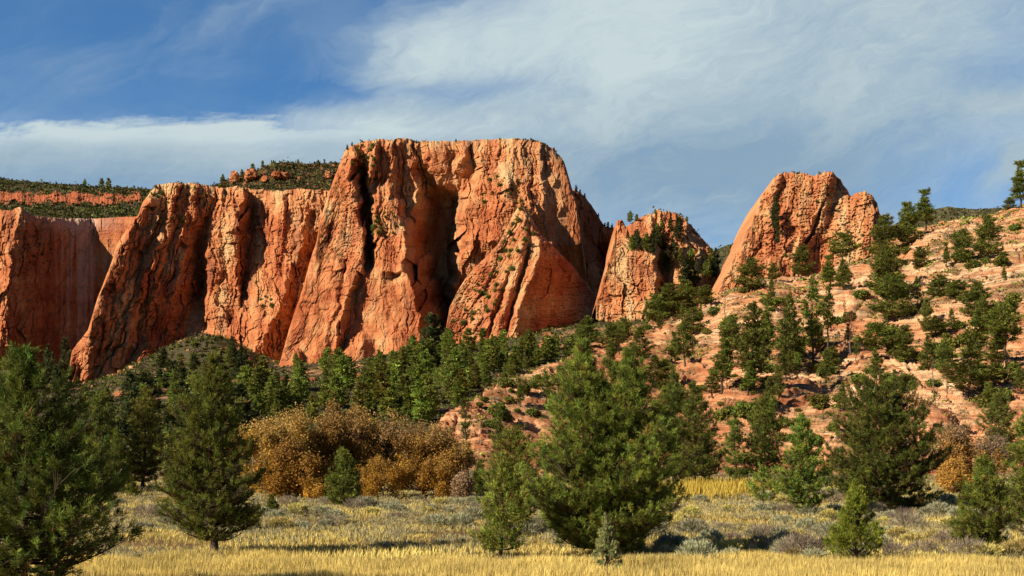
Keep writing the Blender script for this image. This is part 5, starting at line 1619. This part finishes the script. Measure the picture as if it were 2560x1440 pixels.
BR = np.array([DGREEN * 0.75, OLIVE * 0.55, [0.085, 0.075, 0.040], [0.11, 0.080, 0.050], GREEN * 0.55])
P = terrain_points(60000, 921, 165, 1080, 120, 1650, 'valley', lambda X, Y, u, r_: r_.random(len(X)) < 0.45 + 0.55 * sstep(-0.3, 0.15, fbm(X / 60, Y / 60, 52, 3) * -1))
V, Fq, c = join_sprays([scrub_pts(P, np.clip(P[:, 1] / 420, 0.5, 2.2), 12, BR)])
o = link('scrub', make_mesh('scrub', V, Fq, M_SAGE, c, False))
tag(o, 'dark green brush covering the valley floor and talus below the cliffs', 'brush', kind='stuff')
P = terrain_points(30000, 922, 150, 404, 1150, 2620, 'hill', lambda X, Y, u, r_: r_.random(len(X)) < (0.03 + 0.75 * sstep(0.0, 0.30, fbm(X / 14, Y / 10, 64, 4) + 0.35 * sstep(2250, 2500, u) * sstep(300, 380, Y))))
V, Fq, c = join_sprays([scrub_pts(P, np.clip(P[:, 1] / 430, 0.35, 0.9), 12, np.array([GREEN * 1.25, OLIVE * 1.3, [0.15, 0.12, 0.06], DGREEN * 1.4, [0.17, 0.16, 0.10]]))])
o = link('scrub', make_mesh('hill_scrub', V, Fq, M_SAGE, c, False))
tag(o, 'patches of low green scrub between the ledges of the slickrock hill', 'brush', kind='stuff')


# fallen rock on the hill and at the cliff feet
def rocks(P, size, seed, c0, c1):
    r_ = np.random.default_rng(seed)
    n = len(P)
    # a squat eight-cornered block per stone
    cube = np.array([[x, y, z] for z in (-0.6, 0.7) for x, y in ((-1, -1), (1, -1), (1, 1), (-1, 1))], float)
    s = (size * r_.lognormal(0, 0.45, n))[:, None, None]
    v = cube[None] * r_.uniform(0.55, 1.15, (n, 8, 3)) * np.array([1, 0.8, 0.65]) * s * 0.5
    a = r_.uniform(0, 6.28, n); ca, sa = np.cos(a)[:, None], np.sin(a)[:, None]
    v = np.stack([v[..., 0] * ca - v[..., 1] * sa, v[..., 0] * sa + v[..., 1] * ca, v[..., 2]], -1) + P[:, None]
    f = np.array([[0, 3, 2, 1], [4, 5, 6, 7], [0, 1, 5, 4], [1, 2, 6, 5], [2, 3, 7, 6], [3, 0, 4, 7]])
    Fq = (np.arange(n)[:, None, None] * 8 + f[None]).reshape(-1, 4)
    t = r_.random((n, 1))
    c = np.repeat(np.array(c0) * (1 - t) + np.array(c1) * t, 8, 0)
    return v.reshape(-1, 3), Fq, c


P = terrain_points(9000, 961, 150, 404, 1150, 2620, 'hill', lambda X, Y, u, r_: r_.random(len(X)) < 0.08 + 0.7 * sstep(0.0, 0.35, fbm(X / 12, Y / 14, 66, 3)))
V, Fq, c = rocks(P, np.clip(P[:, 1] / 420, 0.3, 0.9), 962, (0.40, 0.17, 0.065), (0.55, 0.36, 0.18))
tag(link('rubble', make_mesh('hill_rubble', V, Fq, M_SLICK, c, False)), 'loose orange stones scattered over the slickrock ledges', 'rubble', kind='stuff')
P = terrain_points(12000, 963, 420, 1040, 120, 1620, 'valley', lambda X, Y, u, r_: r_.random(len(X)) < 0.05 + 0.22 * sstep(620, 950, Y) * sstep(0.0, 0.3, fbm(X / 30, Y / 30, 67, 3) + 0.1))
V, Fq, c = rocks(P, np.clip(P[:, 1] / 330, 1.0, 2.8), 964, (0.33, 0.12, 0.045), (0.50, 0.29, 0.14))
tag(link('rubble', make_mesh('talus_rubble', V, Fq, M_CLIFF, c, False)), 'fallen red stones on the talus at the foot of the cliffs', 'rubble', kind='stuff')


def upland_pts(key, n, seed):
    r_ = np.random.default_rng(seed)
    us_, vt, vb, D, dep = CLIFFS[key]
    u = r_.uniform(max(us_[0], -60), min(us_[-1], 2620), n); t = r_.random(n)
    v = np.interp(u, us_, vt) + t * np.minimum(np.interp(u, us_, vb) - np.interp(u, us_, vt), 110)
    d = dep(u[None, :], v[None, :])[0]
    X, Y, Z = px(u, v, D + d * D / F)
    return np.stack([X, Y, Z], 1), u, v


for key, n, sz, lab, band in (('plateau', 4200, 3.4, 'dark brush over the far left plateau', band_far), ('hilltop', 3600, 2.6, 'dark brush over the hilltop behind the left cliff wall', band_r), ('mountain', 700, 5, 'dark forest cover on the distant ridge between dome and butte', None), ('mountain2', 900, 5, 'brown brush on the distant ridge at the far right', None)):
    P, u, v = upland_pts(key, n, 930 + n)
    if band is not None:
        kp = (band(u, v) < 0.4) | (gg.random(len(u)) < 0.10)
        P = P[kp]
    V, Fq, c = join_sprays([scrub_pts(P, np.full(len(P), sz), 8, BR * 0.8)])
    o = link('scrub', make_mesh('scrub_' + key, V, Fq, M_SAGE, c, False))
    tag(o, lab, 'brush', kind='stuff')

# low growth along the flat rims
for key, a0, a1, n in (('mesa', 866, 1400, 900), ('cliff_wall', 375, 860, 700), ('cliff_face', -60, 360, 400), ('butte', 1940, 2090, 80), ('rock_dome', 1550, 1760, 300)):
    us_, vt, vb, D, dep = CLIFFS[key]
    u = gg.uniform(a0, a1, n); v = np.interp(u, us_, vt) + 0.5
    d = dep(u[None, :], v[None, :])[0]
    back = gg.uniform(-2, 26, n)
    X, Y, Z = px(u, v, D + d * D / F + 7 + back)
    P = np.stack([X, Y, 0.6 + CZ + (VH - np.interp(u, us_, vt)) / F * (D + d * D / F)], 1)
    P = P[fbm(u / 22, u * 0 + 2, 971, 2) > 0.02]
    V, Fq, c = join_sprays([scrub_pts(P, np.full(len(P), 1.9), 10, BR * 0.8)])
    tag(link('scrub', make_mesh('rim_scrub_' + key, V, Fq, M_SAGE, c, False)), {'mesa': 'dark low brush along the flat rim of the mesa', 'cliff_wall': 'dark brush along the top edge of the left cliff wall', 'cliff_face': 'brush along the rim of the streaked far cliff face', 'butte': 'sparse brush on top of the right butte', 'rock_dome': 'brush over the crown of the rock dome'}[key], 'brush', kind='stuff')

# ------------------------------------------------------------------ single shrubs in the meadow
BUSH = {
    'sagebrush': [make_mesh('sagebrush_%d' % i, *(lambda t: (t[0], t[1], M_SAGE, t[2], False))(bush(700 + i, 0.62, 0.75, 150, 9, 0.26, 0.024, (0.38, 0.375, 0.235)))) for i in range(4)],
    'rabbitbrush': [make_mesh('rabbitbrush_%d' % i, *(lambda t: (t[0], t[1], M_SAGE, t[2], False))(bush(710 + i, 0.60, 0.72, 150, 9, 0.24, 0.026, (0.36, 0.33, 0.14), (0.64, 0.54, 0.18)))) for i in range(3)],
    'bare_shrub': [make_mesh('bare_shrub_%d' % i, *(lambda t: (t[0], t[1], M_SAGE, t[2], False))(bush(720 + i, 0.65, 0.85, 110, 8, 0.36, 0.016, (0.30, 0.24, 0.18)))) for i in range(3)],
}
LAB = {'sagebrush': 'grey-green sagebrush dome in the meadow grass', 'rabbitbrush': 'yellow-tipped rabbitbrush in the meadow', 'bare_shrub': 'leafless brown-grey shrub in the meadow'}
gs = np.random.default_rng(940)
poly = [(300, 1262), (1180, 1262), (1700, 1232), (2560, 1240), (2560, 1405), (1690, 1405), (1200, 1330), (300, 1330)]
for i, (u, v) in enumerate(scatter(poly, 210, 20, gs, 2.2)):
    kind = ('sagebrush', 'rabbitbrush', 'sagebrush', 'bare_shrub', 'rabbitbrush', 'sagebrush')[int(gs.integers(0, 6))]
    X, Y, Z = hit(u, v, 'valley')
    s = float(gs.uniform(0.75, 1.6))
    plant(kind, BUSH[kind][int(gs.integers(0, len(BUSH[kind])))], (X, Y, Z - 0.03), float(gs.uniform(0, 6.28)), (s, s, s * float(gs.uniform(0.8, 1.1))), LAB[kind], 'shrub', {'sagebrush': 'sagebrush in the meadow', 'rabbitbrush': 'rabbitbrush in the meadow', 'bare_shrub': 'leafless shrubs in the meadow'}[kind])
